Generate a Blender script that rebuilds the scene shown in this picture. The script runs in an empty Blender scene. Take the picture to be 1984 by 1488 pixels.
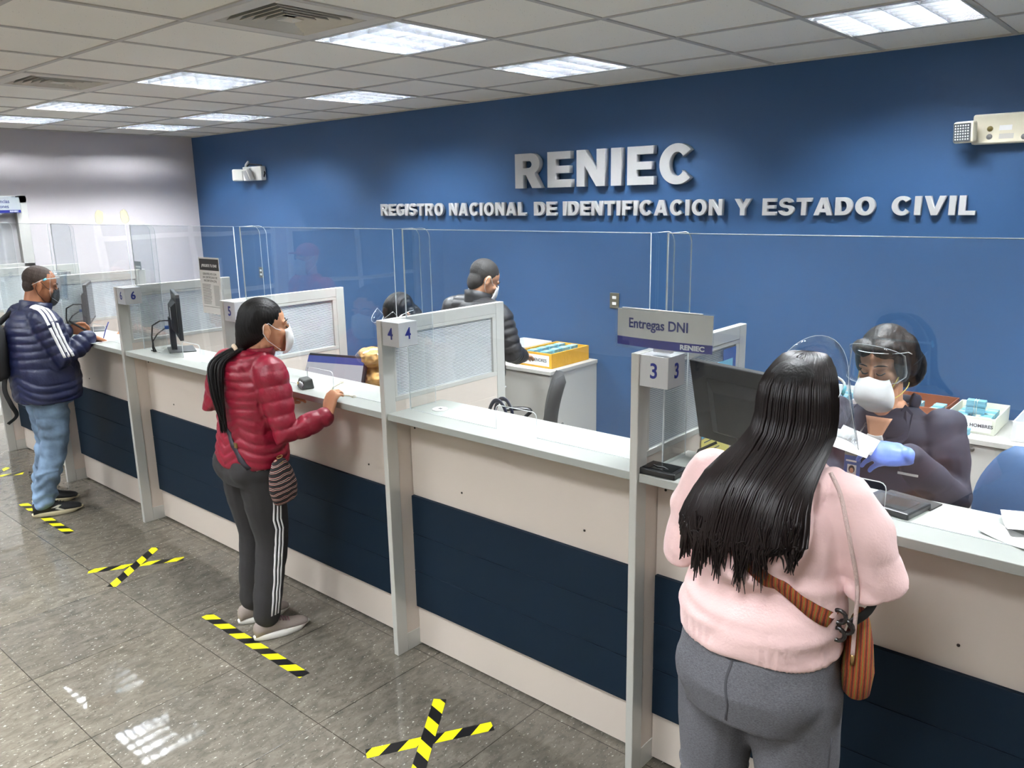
import bpy, bmesh, math, random
import numpy as np
from mathutils import Vector, Matrix, Euler, noise
random.seed(7); np.random.seed(7)
SC = bpy.context.scene
COL = SC.collection
PI = math.pi

# ---------------------------------------------------------------- materials
def rgb(r, g, b):
    def f(c):
        c /= 255.0
        return c / 12.92 if c <= 0.04045 else ((c + 0.055) / 1.055) ** 2.4
    return (f(r), f(g), f(b), 1.0)

MATS = {}
def mat(name, col, rough=0.5, metal=0.0, spec=0.5, noise_amt=0.0, noise_scale=20.0, bump=0.0, bump_scale=60.0,
        alpha=1.0, emit=None, emit_s=0.0, coat=0.0, sheen=0.0, stretch=None):
    if name in MATS: return MATS[name]
    m = bpy.data.materials.new(name); m.use_nodes = True
    nt = m.node_tree; b = nt.nodes['Principled BSDF']
    b.inputs['Base Color'].default_value = col
    b.inputs['Roughness'].default_value = rough
    b.inputs['Metallic'].default_value = metal
    b.inputs['Specular IOR Level'].default_value = spec
    b.inputs['Alpha'].default_value = alpha
    b.inputs['Coat Weight'].default_value = coat
    b.inputs['Sheen Weight'].default_value = sheen
    if emit:
        b.inputs['Emission Color'].default_value = emit
        b.inputs['Emission Strength'].default_value = emit_s
    tc = nt.nodes.new('ShaderNodeTexCoord')
    vec = tc.outputs['Object']
    if stretch:
        mp = nt.nodes.new('ShaderNodeMapping'); mp.inputs['Scale'].default_value = stretch
        nt.links.new(vec, mp.inputs['Vector']); vec = mp.outputs['Vector']
    if noise_amt > 0:
        n = nt.nodes.new('ShaderNodeTexNoise'); n.inputs['Scale'].default_value = noise_scale; n.inputs['Detail'].default_value = 5
        nt.links.new(vec, n.inputs['Vector'])
        mx = nt.nodes.new('ShaderNodeMix'); mx.data_type = 'RGBA'
        c = col
        mx.inputs[6].default_value = tuple(max(0, x * (1 - noise_amt)) for x in c[:3]) + (1,)
        mx.inputs[7].default_value = tuple(min(1, x * (1 + noise_amt)) for x in c[:3]) + (1,)
        nt.links.new(n.outputs['Fac'], mx.inputs[0]); nt.links.new(mx.outputs[2], b.inputs['Base Color'])
    if bump > 0:
        n2 = nt.nodes.new('ShaderNodeTexNoise'); n2.inputs['Scale'].default_value = bump_scale; n2.inputs['Detail'].default_value = 4
        nt.links.new(vec, n2.inputs['Vector'])
        bp = nt.nodes.new('ShaderNodeBump'); bp.inputs['Strength'].default_value = bump; bp.inputs['Distance'].default_value = 0.01
        nt.links.new(n2.outputs['Fac'], bp.inputs['Height']); nt.links.new(bp.outputs['Normal'], b.inputs['Normal'])
    MATS[name] = m
    return m

def node_mat(name):
    m = bpy.data.materials.new(name); m.use_nodes = True; MATS[name] = m
    return m, m.node_tree, m.node_tree.nodes['Principled BSDF']

# ---------------------------------------------------------------- mesh builder
class MB:
    def __init__(s): s.v = []; s.f = []; s.m = []; s.s = []
    def add(s, vs, fs, mi=0, smooth=False):
        o = len(s.v); s.v += [tuple(p) for p in vs]
        for f in fs: s.f.append(tuple(i + o for i in f)); s.m.append(mi); s.s.append(smooth)
        return s
    def box(s, x0, x1, y0, y1, z0, z1, mi=0, M=None):
        vs = [Vector((x, y, z)) for z in (z0, z1) for y in (y0, y1) for x in (x0, x1)]
        if M is not None: vs = [M @ p for p in vs]
        return s.add(vs, [(0,2,3,1),(4,5,7,6),(0,1,5,4),(2,6,7,3),(0,4,6,2),(1,3,7,5)], mi)
    def prism(s, pts, o, r, u, d, depth, mi=0):
        """extrude the 2D outline pts (in r,u axes at o) along d"""
        o, r, u, d = Vector(o), Vector(r), Vector(u), Vector(d)
        a = [o + r * p[0] + u * p[1] for p in pts]; b = [p + d * depth for p in a]; n = len(a)
        s.add(a + b, [tuple(range(n))[::-1], tuple(range(n, 2 * n))] + [(i, (i + 1) % n, (i + 1) % n + n, i + n) for i in range(n)], mi)
        return s
    def rings(s, R, mi=0, smooth=True, caps=True, closed=False):
        n = len(R[0]); vs = [p for r in R for p in r]; fs = []
        K = len(R)
        for k in range(K if closed else K - 1):
            for i in range(n):
                a = k * n + i; b = k * n + (i + 1) % n; c = ((k + 1) % K) * n
                fs.append((a, b, c + (i + 1) % n, c + i))
        if caps and not closed:
            fs.append(tuple(range(n))[::-1]); fs.append(tuple(range((K - 1) * n, K * n)))
        return s.add(vs, fs, mi, smooth)
    def tube(s, pts, rad, n=10, mi=0, caps=True, closed=False, ref=None):
        pts = [Vector(p) for p in pts]; K = len(pts)
        rad = rad if isinstance(rad, (list, tuple)) else [rad] * K
        R = []; prev = None
        for k in range(K):
            if closed: t = pts[(k + 1) % K] - pts[k - 1]
            else: t = pts[min(k + 1, K - 1)] - pts[max(k - 1, 0)]
            if t.length < 1e-9: t = Vector((0, 0, 1))
            t.normalize()
            if prev is None:
                a = Vector(ref) if ref else (Vector((0, 0, 1)) if abs(t.z) < .9 else Vector((1, 0, 0)))
            else: a = prev
            a = (a - t * a.dot(t)); a.normalize(); b = t.cross(a); prev = a
            rr = rad[k]; ra, rb = rr if isinstance(rr, (tuple, list)) else (rr, rr)
            R.append([pts[k] + a * (ra * math.cos(2 * PI * i / n)) + b * (rb * math.sin(2 * PI * i / n)) for i in range(n)])
        return s.rings(R, mi, True, caps, closed)
    def lathe(s, prof, c=(0, 0, 0), n=24, mi=0, axis='z', caps=True):
        c = Vector(c); R = []
        for r, h in prof:
            ring = []
            for i in range(n):
                a = 2 * PI * i / n; x, y = r * math.cos(a), r * math.sin(a)
                ring.append(c + (Vector((x, y, h)) if axis == 'z' else Vector((x, h, y)) if axis == 'y' else Vector((h, x, y))))
            R.append(ring)
        return s.rings(R, mi, True, caps)
    def ell(s, c, r, mi=0, n=16, m=10, rot=None):
        c = Vector(c); R = []
        E = Euler(rot).to_matrix() if rot is not None else None
        for j in range(m + 1):
            th = PI * (j / m) ; th = min(max(th, .03), PI - .03); ring = []
            for i in range(n):
                a = 2 * PI * i / n
                p = Vector((r[0] * math.sin(th) * math.cos(a), r[1] * math.sin(th) * math.sin(a), -r[2] * math.cos(th)))
                ring.append(c + (E @ p if E else p))
            R.append(ring)
        return s.rings(R, mi)
    def mesh(s, name='m', fixn=False):
        me = bpy.data.meshes.new(name); me.from_pydata(s.v, [], s.f)
        me.polygons.foreach_set('material_index', s.m); me.polygons.foreach_set('use_smooth', s.s)
        me.update()
        bm = bmesh.new(); bm.from_mesh(me); bmesh.ops.recalc_face_normals(bm, faces=bm.faces); bm.to_mesh(me); bm.free()
        return me
    def build(s, name, mats, parent=None, loc=None, bevel=0.0, rot=None, seg=2, sub=0, label=None):
        o = bpy.data.objects.new(name, s.mesh(name)); COL.objects.link(o)
        for m in (mats if isinstance(mats, (list, tuple)) else [mats]): o.data.materials.append(m)
        if parent: o.parent = parent
        if loc is not None: o.location = loc
        if rot is not None: o.rotation_euler = rot
        if bevel:
            b = o.modifiers.new('bevel', 'BEVEL'); b.width = bevel; b.segments = seg; b.limit_method = 'ANGLE'; b.angle_limit = .6
            b.harden_normals = False
        if sub:
            b = o.modifiers.new('sub', 'SUBSURF'); b.levels = sub; b.render_levels = sub
        if label: o['label'] = label
        return o

def thing(name, label, cat, loc=(0, 0, 0), rz=0.0, group=None):
    o = bpy.data.objects.new(name, None); COL.objects.link(o); o.empty_display_size = .1
    o.location = loc; o.rotation_euler = (0, 0, rz); tag(o, label, cat, group)
    return o
def tag(o, label=None, cat=None, group=None, kind=None):
    if label: o['label'] = label
    if cat: o['category'] = cat
    if group: o['group'] = group
    if kind: o['kind'] = kind
    return o
def kids(o): return [c for c in bpy.data.objects if c.parent == o]
def dup(root, loc, label, rz=None):
    def cp(o, par):
        c = o.copy(); COL.objects.link(c)
        if par is not None: c.parent = par
        for k in kids(o): cp(k, c)
        return c
    r = cp(root, None); r.location = loc
    if rz is not None: r.rotation_euler = (0, 0, rz)
    r['label'] = label
    return r

_tc = {}
def text_polys(txt, size, depth=0.0, offset=0.0, align='CENTER'):
    key = (txt, size, depth, offset, align)
    if key in _tc: return _tc[key]
    cu = bpy.data.curves.new('t', 'FONT'); cu.body = txt; cu.size = size; cu.extrude = depth / 2; cu.offset = offset
    cu.align_x = align; cu.align_y = 'CENTER'; cu.resolution_u = 4
    ob = bpy.data.objects.new('t', cu); COL.objects.link(ob)
    dg = bpy.context.evaluated_depsgraph_get(); dg.update()
    me = bpy.data.meshes.new_from_object(ob.evaluated_get(dg))
    r = ([v.co.copy() for v in me.vertices], [tuple(p.vertices) for p in me.polygons])
    bpy.data.objects.remove(ob); bpy.data.curves.remove(cu); bpy.data.meshes.remove(me)
    _tc[key] = r
    return r
def add_text(mb, txt, size, o, r, u, depth=.0008, mi=0, offset=0.0, sx=1.0, align='CENTER', skew=0.0, fn=None):
    vs, fs = text_polys(txt, size, depth, offset, align)
    o, r, u = Vector(o), Vector(r).normalized(), Vector(u).normalized(); n = r.cross(u)
    if fn: mb.add([fn(p.x * sx, p.y, p.z) for p in vs], fs, mi)
    else: mb.add([o + r * (p.x * sx + skew * p.y) + u * p.y + n * p.z for p in vs], fs, mi)

# ---------------------------------------------------------------- soft bodies: union of blobs -> voxel remesh -> smooth
def soft(mb, voxel=.006, smooth=6, fac=.5, disp=None, fix=None):
    me = mb.mesh('tmp')
    ob = bpy.data.objects.new('tmp', me); COL.objects.link(ob)
    r = ob.modifiers.new('r', 'REMESH'); r.mode = 'VOXEL'; r.voxel_size = voxel; r.adaptivity = 0.0
    if smooth:
        sm = ob.modifiers.new('s', 'SMOOTH'); sm.factor = fac; sm.iterations = smooth
    dg = bpy.context.evaluated_depsgraph_get(); dg.update()
    out = bpy.data.meshes.new_from_object(ob.evaluated_get(dg))
    bpy.data.objects.remove(ob); bpy.data.meshes.remove(me)
    if disp is not None:
        n = len(out.vertices); co = np.empty(n * 3, 'f'); out.vertices.foreach_get('co', co); co = co.reshape(-1, 3)
        no = np.empty(n * 3, 'f'); out.vertex_normals.foreach_get('vector', no); no = no.reshape(-1, 3)
        d = disp(co, no)
        co = co + no * d[:, None] if d.ndim == 1 else co + d
        out.vertices.foreach_set('co', co.astype('f').ravel()); out.update()
    out.polygons.foreach_set('use_smooth', [True] * len(out.polygons))
    out.materials.clear()
    return out
def soft_obj(name, mb, mats, parent=None, label=None, **kw):
    me = soft(mb, **kw); me.name = name
    o = bpy.data.objects.new(name, me); COL.objects.link(o)
    mm = mats if isinstance(mats, (list, tuple)) else [mats]
    for m in mm: me.materials.append(m)
    if parent: o.parent = parent
    if label: o['label'] = label
    return o
def assign(o, fn):
    """second, third ... material by vertex position: fn(centres Nx3, normals) -> index array"""
    me = o.data; n = len(me.polygons)
    c = np.empty(n * 3, 'f'); me.polygons.foreach_get('center', c); c = c.reshape(-1, 3)
    no = np.empty(n * 3, 'f'); me.polygons.foreach_get('normal', no); no = no.reshape(-1, 3)
    me.polygons.foreach_set('material_index', fn(c, no).astype('i')); me.update()

# ---------------------------------------------------------------- camera
CAMZ = 1.972
cam = bpy.data.cameras.new('camera'); camo = bpy.data.objects.new('camera', cam); COL.objects.link(camo)
cam.sensor_width = 36; cam.sensor_fit = 'HORIZONTAL'; cam.lens = 36 * 1566.3 / 1984; cam.clip_start = .05; cam.clip_end = 100
r_ = Vector((0.75525969, 0.65518813, -0.01764402)); u_ = Vector((-0.13303776, 0.17960598, 0.97470131)); f_ = Vector((-0.6417817, 0.73380529, -0.22281391))
camo.matrix_world = Matrix(((r_.x, u_.x, -f_.x, 0), (r_.y, u_.y, -f_.y, 0), (r_.z, u_.z, -f_.z, CAMZ), (0, 0, 0, 1)))
SC.camera = camo
SC.view_settings.view_transform = 'Standard'; SC.view_settings.look = 'None'; SC.view_settings.gamma = 1; SC.view_settings.use_curve_mapping = False
SC.view_settings.exposure = 0.03
SC.cycles.use_denoising = True; SC.cycles.use_adaptive_sampling = True; SC.cycles.adaptive_threshold = 0.02
SC.cycles.max_bounces = 8; SC.cycles.diffuse_bounces = 6; SC.cycles.glossy_bounces = 4; SC.cycles.transmission_bounces = 6; SC.cycles.transparent_max_bounces = 24
SC.cycles.caustics_reflective = False; SC.cycles.caustics_refractive = False
SC.cycles.sample_clamp_indirect = 8.0
# ---------------------------------------------------------------- the room
CEIL = 2.707; WALLY = 4.78; LEFTX = -8.88; RIGHTX = 2.6; FRONTY = -4.2
T = .6105; GX = -2.113; GY = 3.644      # ceiling grid

def floor_mat():
    m, nt, b = node_mat('vinyl_tile')
    N = nt.nodes; L = nt.links
    tc = N.new('ShaderNodeTexCoord')
    mp = N.new('ShaderNodeMapping'); mp.inputs['Location'].default_value = (3.008, -1.5747, 0); L.new(tc.outputs['Object'], mp.inputs['Vector'])
    br = N.new('ShaderNodeTexBrick'); br.offset = 0; br.inputs['Scale'].default_value = 1; br.inputs['Brick Width'].default_value = .6
    br.inputs['Row Height'].default_value = .607; br.inputs['Mortar Size'].default_value = .0022; br.inputs['Mortar Smooth'].default_value = .2
    br.inputs['Color1'].default_value = (.9, .9, .9, 1); br.inputs['Color2'].default_value = (1.08, 1.06, 1.02, 1); br.inputs['Mortar'].default_value = (.28, .26, .24, 1)
    L.new(mp.outputs['Vector'], br.inputs['Vector'])
    ms = N.new('ShaderNodeMapping'); ms.inputs['Scale'].default_value = (1, .45, 1); ms.inputs['Rotation'].default_value = (0, 0, .5); L.new(tc.outputs['Object'], ms.inputs['Vector'])
    n1 = N.new('ShaderNodeTexNoise'); n1.inputs['Scale'].default_value = 26; n1.inputs['Detail'].default_value = 6; n1.inputs['Roughness'].default_value = .7; n1.inputs['Distortion'].default_value = .6
    L.new(ms.outputs['Vector'], n1.inputs['Vector'])
    r1 = N.new('ShaderNodeValToRGB'); e = r1.color_ramp.elements
    e[0].position = .32; e[0].color = rgb(84, 80, 73); e[1].position = .66; e[1].color = rgb(118, 112, 102)
    L.new(n1.outputs['Fac'], r1.inputs['Fac'])
    n2 = N.new('ShaderNodeTexNoise'); n2.inputs['Scale'].default_value = 120; n2.inputs['Detail'].default_value = 3; n2.inputs['Distortion'].default_value = .3
    L.new(ms.outputs['Vector'], n2.inputs['Vector'])
    r2 = N.new('ShaderNodeValToRGB'); e = r2.color_ramp.elements
    e[0].position = .655; e[0].color = (0, 0, 0, 1); e[1].position = .71; e[1].color = (1, 1, 1, 1); L.new(n2.outputs['Fac'], r2.inputs['Fac'])
    mx = N.new('ShaderNodeMix'); mx.data_type = 'RGBA'; L.new(r2.outputs['Color'], mx.inputs[0]); L.new(r1.outputs['Color'], mx.inputs[6]); mx.inputs[7].default_value = rgb(190, 188, 178)
    r3 = N.new('ShaderNodeValToRGB'); e = r3.color_ramp.elements
    e[0].position = .30; e[0].color = (1, 1, 1, 1); e[1].position = .36; e[1].color = (0, 0, 0, 1); L.new(n2.outputs['Fac'], r3.inputs['Fac'])
    mx2 = N.new('ShaderNodeMix'); mx2.data_type = 'RGBA'; L.new(r3.outputs['Color'], mx2.inputs[0]); L.new(mx.outputs[2], mx2.inputs[6]); mx2.inputs[7].default_value = rgb(70, 68, 64)
    mu = N.new('ShaderNodeMix'); mu.data_type = 'RGBA'; mu.blend_type = 'MULTIPLY'; mu.inputs[0].default_value = 1
    L.new(mx2.outputs[2], mu.inputs[6]); L.new(br.outputs['Color'], mu.inputs[7]); L.new(mu.outputs[2], b.inputs['Base Color'])
    b.inputs['Roughness'].default_value = .025; b.inputs['Specular IOR Level'].default_value = .55
    n3 = N.new('ShaderNodeTexNoise'); n3.inputs['Scale'].default_value = 5; n3.inputs['Detail'].default_value = 2; L.new(tc.outputs['Object'], n3.inputs['Vector'])
    bp = N.new('ShaderNodeBump'); bp.inputs['Strength'].default_value = .025; bp.inputs['Distance'].default_value = .02; L.new(n3.outputs['Fac'], bp.inputs['Height'])
    bp2 = N.new('ShaderNodeBump'); bp2.inputs['Strength'].default_value = .3; bp2.inputs['Distance'].default_value = .001; L.new(br.outputs['Fac'], bp2.inputs['Height']); bp2.invert = True
    L.new(bp.outputs['Normal'], bp2.inputs['Normal']); L.new(bp2.outputs['Normal'], b.inputs['Normal'])
    return m
def tile_mat():
    m, nt, b = node_mat('ceiling_tile')
    N = nt.nodes; L = nt.links
    tc = N.new('ShaderNodeTexCoord'); n = N.new('ShaderNodeTexVoronoi'); n.inputs['Scale'].default_value = 42; n.feature = 'F1'
    L.new(tc.outputs['Object'], n.inputs['Vector'])
    r = N.new('ShaderNodeValToRGB'); e = r.color_ramp.elements; e[0].position = .045; e[0].color = rgb(140, 134, 122); e[1].position = .09; e[1].color = rgb(247, 244, 236)
    L.new(n.outputs['Distance'], r.inputs['Fac'])
    n2 = N.new('ShaderNodeTexNoise'); n2.inputs['Scale'].default_value = 1.3; L.new(tc.outputs['Object'], n2.inputs['Vector'])
    mx = N.new('ShaderNodeMix'); mx.data_type = 'RGBA'; mx.blend_type = 'MULTIPLY'; mx.inputs[0].default_value = 1
    r2 = N.new('ShaderNodeValToRGB'); e = r2.color_ramp.elements; e[0].color = (.93, .93, .9, 1); e[1].color = (1, 1, 1, 1); L.new(n2.outputs['Fac'], r2.inputs['Fac'])
    L.new(r.outputs['Color'], mx.inputs[6]); L.new(r2.outputs['Color'], mx.inputs[7]); L.new(mx.outputs[2], b.inputs['Base Color'])
    b.inputs['Roughness'].default_value = .95
    return m
M_floor = floor_mat()
M_tile = tile_mat()
M_tbar = mat('t_bar', rgb(184, 181, 174), .5)  # darker than the tiles: the grid's shadow line is in this grey
M_blue = mat('blue_wall_paint', rgb(46, 79, 119), .42, spec=.4, noise_amt=.05, noise_scale=3, bump=.05, bump_scale=220)
M_lwall = mat('white_wall_paint', rgb(192, 187, 190), .6, noise_amt=.02, noise_scale=3, bump=.04, bump_scale=200)
M_wall2 = mat('grey_wall_paint', rgb(228, 226, 222), .7, noise_amt=.03, noise_scale=2)

def S(o): return tag(o, kind='structure')
S(MB().box(LEFTX - .1, RIGHTX + .1, FRONTY - .1, WALLY + .1, -.1, 0).build('floor', M_floor))
S(MB().box(LEFTX - .1, RIGHTX + .1, WALLY, WALLY + .12, 0, CEIL + .25).build('wall_back', M_blue))
S(MB().box(LEFTX - .12, LEFTX, FRONTY, WALLY, 0, CEIL + .25).build('wall_left', M_lwall))
S(MB().box(RIGHTX, RIGHTX + .12, FRONTY, WALLY, 0, CEIL + .25).build('wall_right', M_wall2))
S(MB().box(LEFTX - .1, RIGHTX + .1, FRONTY - .12, FRONTY, 0, CEIL + .25).build('wall_front', M_wall2))
S(MB().box(LEFTX - .1, RIGHTX + .1, FRONTY - .1, WALLY + .1, CEIL + .25, CEIL + .35).build('ceiling_slab', M_wall2))

# suspended ceiling: tiles + T bars as one surface with openings where fixtures sit
LIGHTS = [(i, j) for i in (-10, -8, -5, -2, 1, 4) for j in (-2, 0)] + [(i, j) for i in (-10, -7, -4, -1, 2) for j in (-6, -8, -10)]  # second list: unseen waiting-side fixtures added to brighten floor, walls and ceiling
VENTS = [(-2, -3), (-6, -3)]
cb = MB(); W2 = .012
i0 = math.floor((LEFTX - GX) / T); i1 = math.ceil((RIGHTX - GX) / T)
j0 = math.floor((FRONTY - GY) / T); j1 = math.ceil((WALLY - GY) / T)
for i in range(i0, i1 + 1):
    for j in range(j0, j1 + 1):
        if (i, j) in LIGHTS or (i, j) in VENTS: continue
        x0 = max(GX + i * T + W2, LEFTX); x1 = min(GX + (i + 1) * T - W2, RIGHTX); y0 = max(GY + j * T + W2, FRONTY); y1 = min(GY + (j + 1) * T - W2, WALLY)
        if x1 - x0 < .01 or y1 - y0 < .01: continue
        cb.box(x0, x1, y0, y1, CEIL + .004 + .002 * random.random(), CEIL + .02, 0)
for i in range(i0, i1 + 1):
    x = GX + i * T
    if LEFTX < x < RIGHTX: cb.box(x - W2, x + W2, FRONTY, WALLY, CEIL, CEIL + .012, 1)
for j in range(j0, j1 + 1):
    y = GY + j * T
    if FRONTY < y < WALLY:
        for i in range(i0, i1 + 1):
            cb.box(max(GX + i * T + W2, LEFTX), min(GX + (i + 1) * T - W2, RIGHTX), y - W2, y + W2, CEIL, CEIL + .012, 1)
cb.box(LEFTX, RIGHTX, WALLY - .018, WALLY, CEIL - .004, CEIL + .01, 1); cb.box(LEFTX, LEFTX + .018, FRONTY, WALLY, CEIL - .004, CEIL + .01, 1)
S(cb.build('ceiling', [M_tile, M_tbar]))

# ---------------------------------------------------------------- louvred ceiling lights
M_hous = mat('fixture_white', rgb(240, 240, 240), .35)
M_alum_l = mat('louvre_aluminium', rgb(138, 141, 146), .26, metal=.85)
M_tube = mat('tube_glow', rgb(255, 255, 255), .5, emit=(.93, .97, 1.0, 1), emit_s=430.0)
def ceiling_light():
    t = thing('ceiling_light', 'x', 'ceiling light', (0, 0, CEIL), 0, 'square louvred ceiling lights')
    a = T / 2 - .014
    h = MB()
    h.box(-a, a, -a, a, .10, .108)
    for s in (-1, 1):
        h.box(s * a, s * (a - .006), -a, a, -.001, .10); h.box(-a, a, s * a, s * (a - .006), -.001, .10)
    h.build('housing', M_hous, t)
    l = MB(); b = a - .008
    def blade(p, q, w, dz=-.036):   # wedge blade, thick at the top
        p, q = Vector(p), Vector(q); d = (q - p).normalized(); n = Vector((-d.y, d.x, 0))
        l.add([p + n * w, p - n * w, q - n * w, q + n * w, p + Vector((0, 0, dz)) + n * .0012, p + Vector((0, 0, dz)) - n * .0012, q + Vector((0, 0, dz)) - n * .0012, q + Vector((0, 0, dz)) + n * .0012],
              [(0, 3, 2, 1), (4, 5, 6, 7), (0, 1, 5, 4), (1, 2, 6, 5), (2, 3, 7, 6), (3, 0, 4, 7)])
    for k in range(5):
        x = -b + 2 * b * k / 4; blade((x, -b, .037), (x, b, .037), .016 if 0 < k < 4 else .006)
    for k in range(8):
        y = -b + 2 * b * k / 7; blade((-b, y, .037), (b, y, .037), .006)
    l.build('louvre', M_alum_l, t)
    for k in range(4):
        x = -b + 2 * b * (k + .5) / 4
        MB().tube([(x, -b + .02, .07), (x, b - .02, .07)], .013, 10).build('fluorescent_tube', M_tube, t)
    return t
L0 = ceiling_light()
def where(i, j):
    if j == 0: r = {-10: 'in the row by the blue wall, farthest, nearest the white wall', -8: 'in the row by the blue wall, second from its far end', -5: 'in the row by the blue wall, above the far emergency light', -2: 'by the blue wall, just left above the big RENIEC letters', 1: 'by the blue wall, brightest at the top right of the photo', 4: 'by the blue wall beyond the right edge'}[i]
    elif j == -2: r = {-10: 'above the far booth, with a small sensor hanging before it', -8: 'beyond the far air vent, over booth 6', -5: 'between the two air vents, over the red jacketed woman', -2: 'large beside the near air vent', 1: 'over booth 3, above the frame', 4: 'over the near end of the counter, out of frame'}[i]
    else: r = 'added for fill, waiting side, column %d row %d from the counter' % (i + 11, -j)
    return 'square louvred ceiling light ' + r
first = True
for (i, j) in LIGHTS:
    loc = (GX + (i + .5) * T, GY + (j + .5) * T, CEIL)
    if first: L0.location = loc; L0['label'] = where(i, j); first = False
    else: dup(L0, loc, where(i, j))

# vents
M_vent = mat('vent_white', rgb(212, 208, 198), .5, noise_amt=.06, noise_scale=9)
M_dark = mat('duct_dark', rgb(22, 22, 22), .9)
def vent():
    t = thing('air_vent', 'square air vent in the ceiling beside the nearest louvred light', 'air vent', (0, 0, CEIL), 0, 'square ceiling air vents')
    a = T / 2 - .012
    f = MB(); q = .222
    for s in (-1, 1):
        f.box(-a, a, s * q, s * a, -.002, .006); f.box(s * q, s * a, -q, q, -.002, .006)
    f.build('frame', M_vent, t, bevel=.002)
    MB().box(-q - .02, q + .02, -q - .02, q + .02, .09, .1).build('duct', M_dark, t)
    for k in range(6):
        r0 = .218 - k * .036; r1 = r0 - .018; z0 = .0; z1 = .024
        m = MB(); P = [(-1, -1), (1, -1), (1, 1), (-1, 1)]
        vs = [(x * r0, y * r0, z0) for x, y in P] + [(x * (r1 if k < 5 else 0.001), y * (r1 if k < 5 else .001), z1 if k < 5 else .01) for x, y in P]
        vs += [(x, y, z + .003) for x, y, z in vs]
        fs = []
        for n in range(4):
            n2 = (n + 1) % 4
            fs += [(n, n2, 4 + n2, 4 + n), (8 + n, 12 + n, 12 + n2, 8 + n2), (n, 8 + n, 8 + n2, n2), (4 + n, 4 + n2, 12 + n2, 12 + n)]
        m.add(vs, fs).build('slat_ring', M_vent, t)
    return t
v0 = vent(); v0.location = (GX - 1.5 * T, GY - 2.5 * T, CEIL)
dup(v0, (GX - 5.5 * T, GY - 2.5 * T, CEIL), 'square air vent in the ceiling farther away, above booth 7 at the left')

t = thing('ceiling_sensor', 'small white box sensor hanging under the far left ceiling light', 'sensor', (-8.05, 2.36, CEIL))
MB().box(-.05, .05, -.03, .03, -.06, 0).build('base', mat('sensor_plastic', rgb(226, 220, 190), .5), t, bevel=.006)
MB().box(-.03, .03, -.038, -.028, -.052, -.02).build('lens', mat('sensor_lens', rgb(90, 90, 85), .3), t, bevel=.003)

# ---------------------------------------------------------------- raised wall letters
def arc(cx, cy, rx, ry, a0, a1, n=14):
    return [(cx + rx * math.cos(math.radians(a0 + (a1 - a0) * k / n)), cy + ry * math.sin(math.radians(a0 + (a1 - a0) * k / n))) for k in range(n + 1)]
def glyph(ch):
    """heavy grotesque capitals, cap height 1: (advance width, outline, [holes]); pieces keep holes out by splitting"""
    s = .27; h = .2
    if ch == 'I': return .29, [[(0, 0), (.29, 0), (.29, 1), (0, 1)]]
    if ch == 'E': return .76, [[(0, 0), (.76, 0), (.76, h + .02), (s, h + .02), (s, .395), (.70, .395), (.70, .6), (s, .6), (s, .79), (.74, .79), (.74, 1), (0, 1)]]
    if ch == 'F': return .70, [[(0, 0), (s, 0), (s, .39), (.62, .39), (.62, .6), (s, .6), (s, .79), (.70, .79), (.70, 1), (0, 1)]]
    if ch == 'L': return .70, [[(0, 0), (.70, 0), (.70, .23), (s, .23), (s, 1), (0, 1)]]
    if ch == 'T': return .80, [[(.265, 0), (.535, 0), (.535, .77), (.80, .77), (.80, 1), (0, 1), (0, .77), (.265, .77)]]
    if ch == 'N': return .86, [[(0, 0), (.25, 0), (.25, .56), (.60, 0), (.86, 0), (.86, 1), (.61, 1), (.61, .45), (.26, 1), (0, 1)]]
    if ch == 'Y': return .92, [[(.325, 0), (.595, 0), (.595, .41), (.92, 1), (.62, 1), (.46, .67), (.30, 1), (0, 1), (.325, .41)]]
    if ch == 'V': return .94, [[(.33, 0), (.61, 0), (.94, 1), (.655, 1), (.47, .34), (.285, 1), (0, 1)]]
    if ch == 'A': return .96, [[(0, 0), (.28, 0), (.335, .17), (.625, .17), (.68, 0), (.96, 0), (.62, 1), (.34, 1)], [(.40, .37), (.56, .37), (.48, .69)]]
    if ch == 'O': return .96, [arc(.48, .5, .48, .515, 0, 360, 36)[:-1], arc(.48, .5, .20, .30, 0, 360, 28)[:-1]]
    if ch == 'D': return .86, [[(0, 0), (.40, 0)] + arc(.40, .5, .46, .5, -90, 90, 18)[1:-1] + [(.40, 1), (0, 1)], [(s, .22), (.38, .22)] + arc(.38, .5, .20, .28, -90, 90, 12)[1:-1] + [(.38, .78), (s, .78)]]
    if ch == 'R': return .88, [[(0, 0), (s, 0), (s, .385), (.36, .385), (.57, 0), (.88, 0), (.66, .40)] + arc(.52, .70, .30, .30, -60, 90, 12) + [(0, 1)], [(s, .585), (.46, .585)] + arc(.46, .685, .10, .10, -90, 90, 8)[1:-1] + [(.46, .785), (s, .785)]]
    if ch == 'C': return .90, [arc(.47, .5, .47, .515, 42, 318, 30) + [(.60, .34)] + arc(.47, .5, .20, .30, 318, 42, 22)[0:] + [(.60, .67)]]
    if ch == 'G': return .94, [arc(.48, .5, .48, .515, 40, 300, 28) + [(.92, .13), (.92, .55), (.49, .55), (.49, .37), (.67, .37), (.67, .26)] + arc(.50, .5, .22, .31, 300, 45, 20)]
    if ch == 'S': return .84, [arc(.41, .70, .37, .315, 12, 180, 14) + arc(.42, .70, .38, .27, 195, 250, 5) + arc(.45, .31, .135, .115, 80, -80, 8) + arc(.40, .31, .16, .115, 250, 190, 5)
                               + arc(.42, .325, .42, .34, 188, 360, 18) + arc(.46, .33, .38, .26, 5, 70, 6) + arc(.40, .70, .14, .10, 255, 100, 8) + arc(.41, .70, .13, .105, 80, 12, 5)]
    raise ValueError(ch)
_gc = {}
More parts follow.
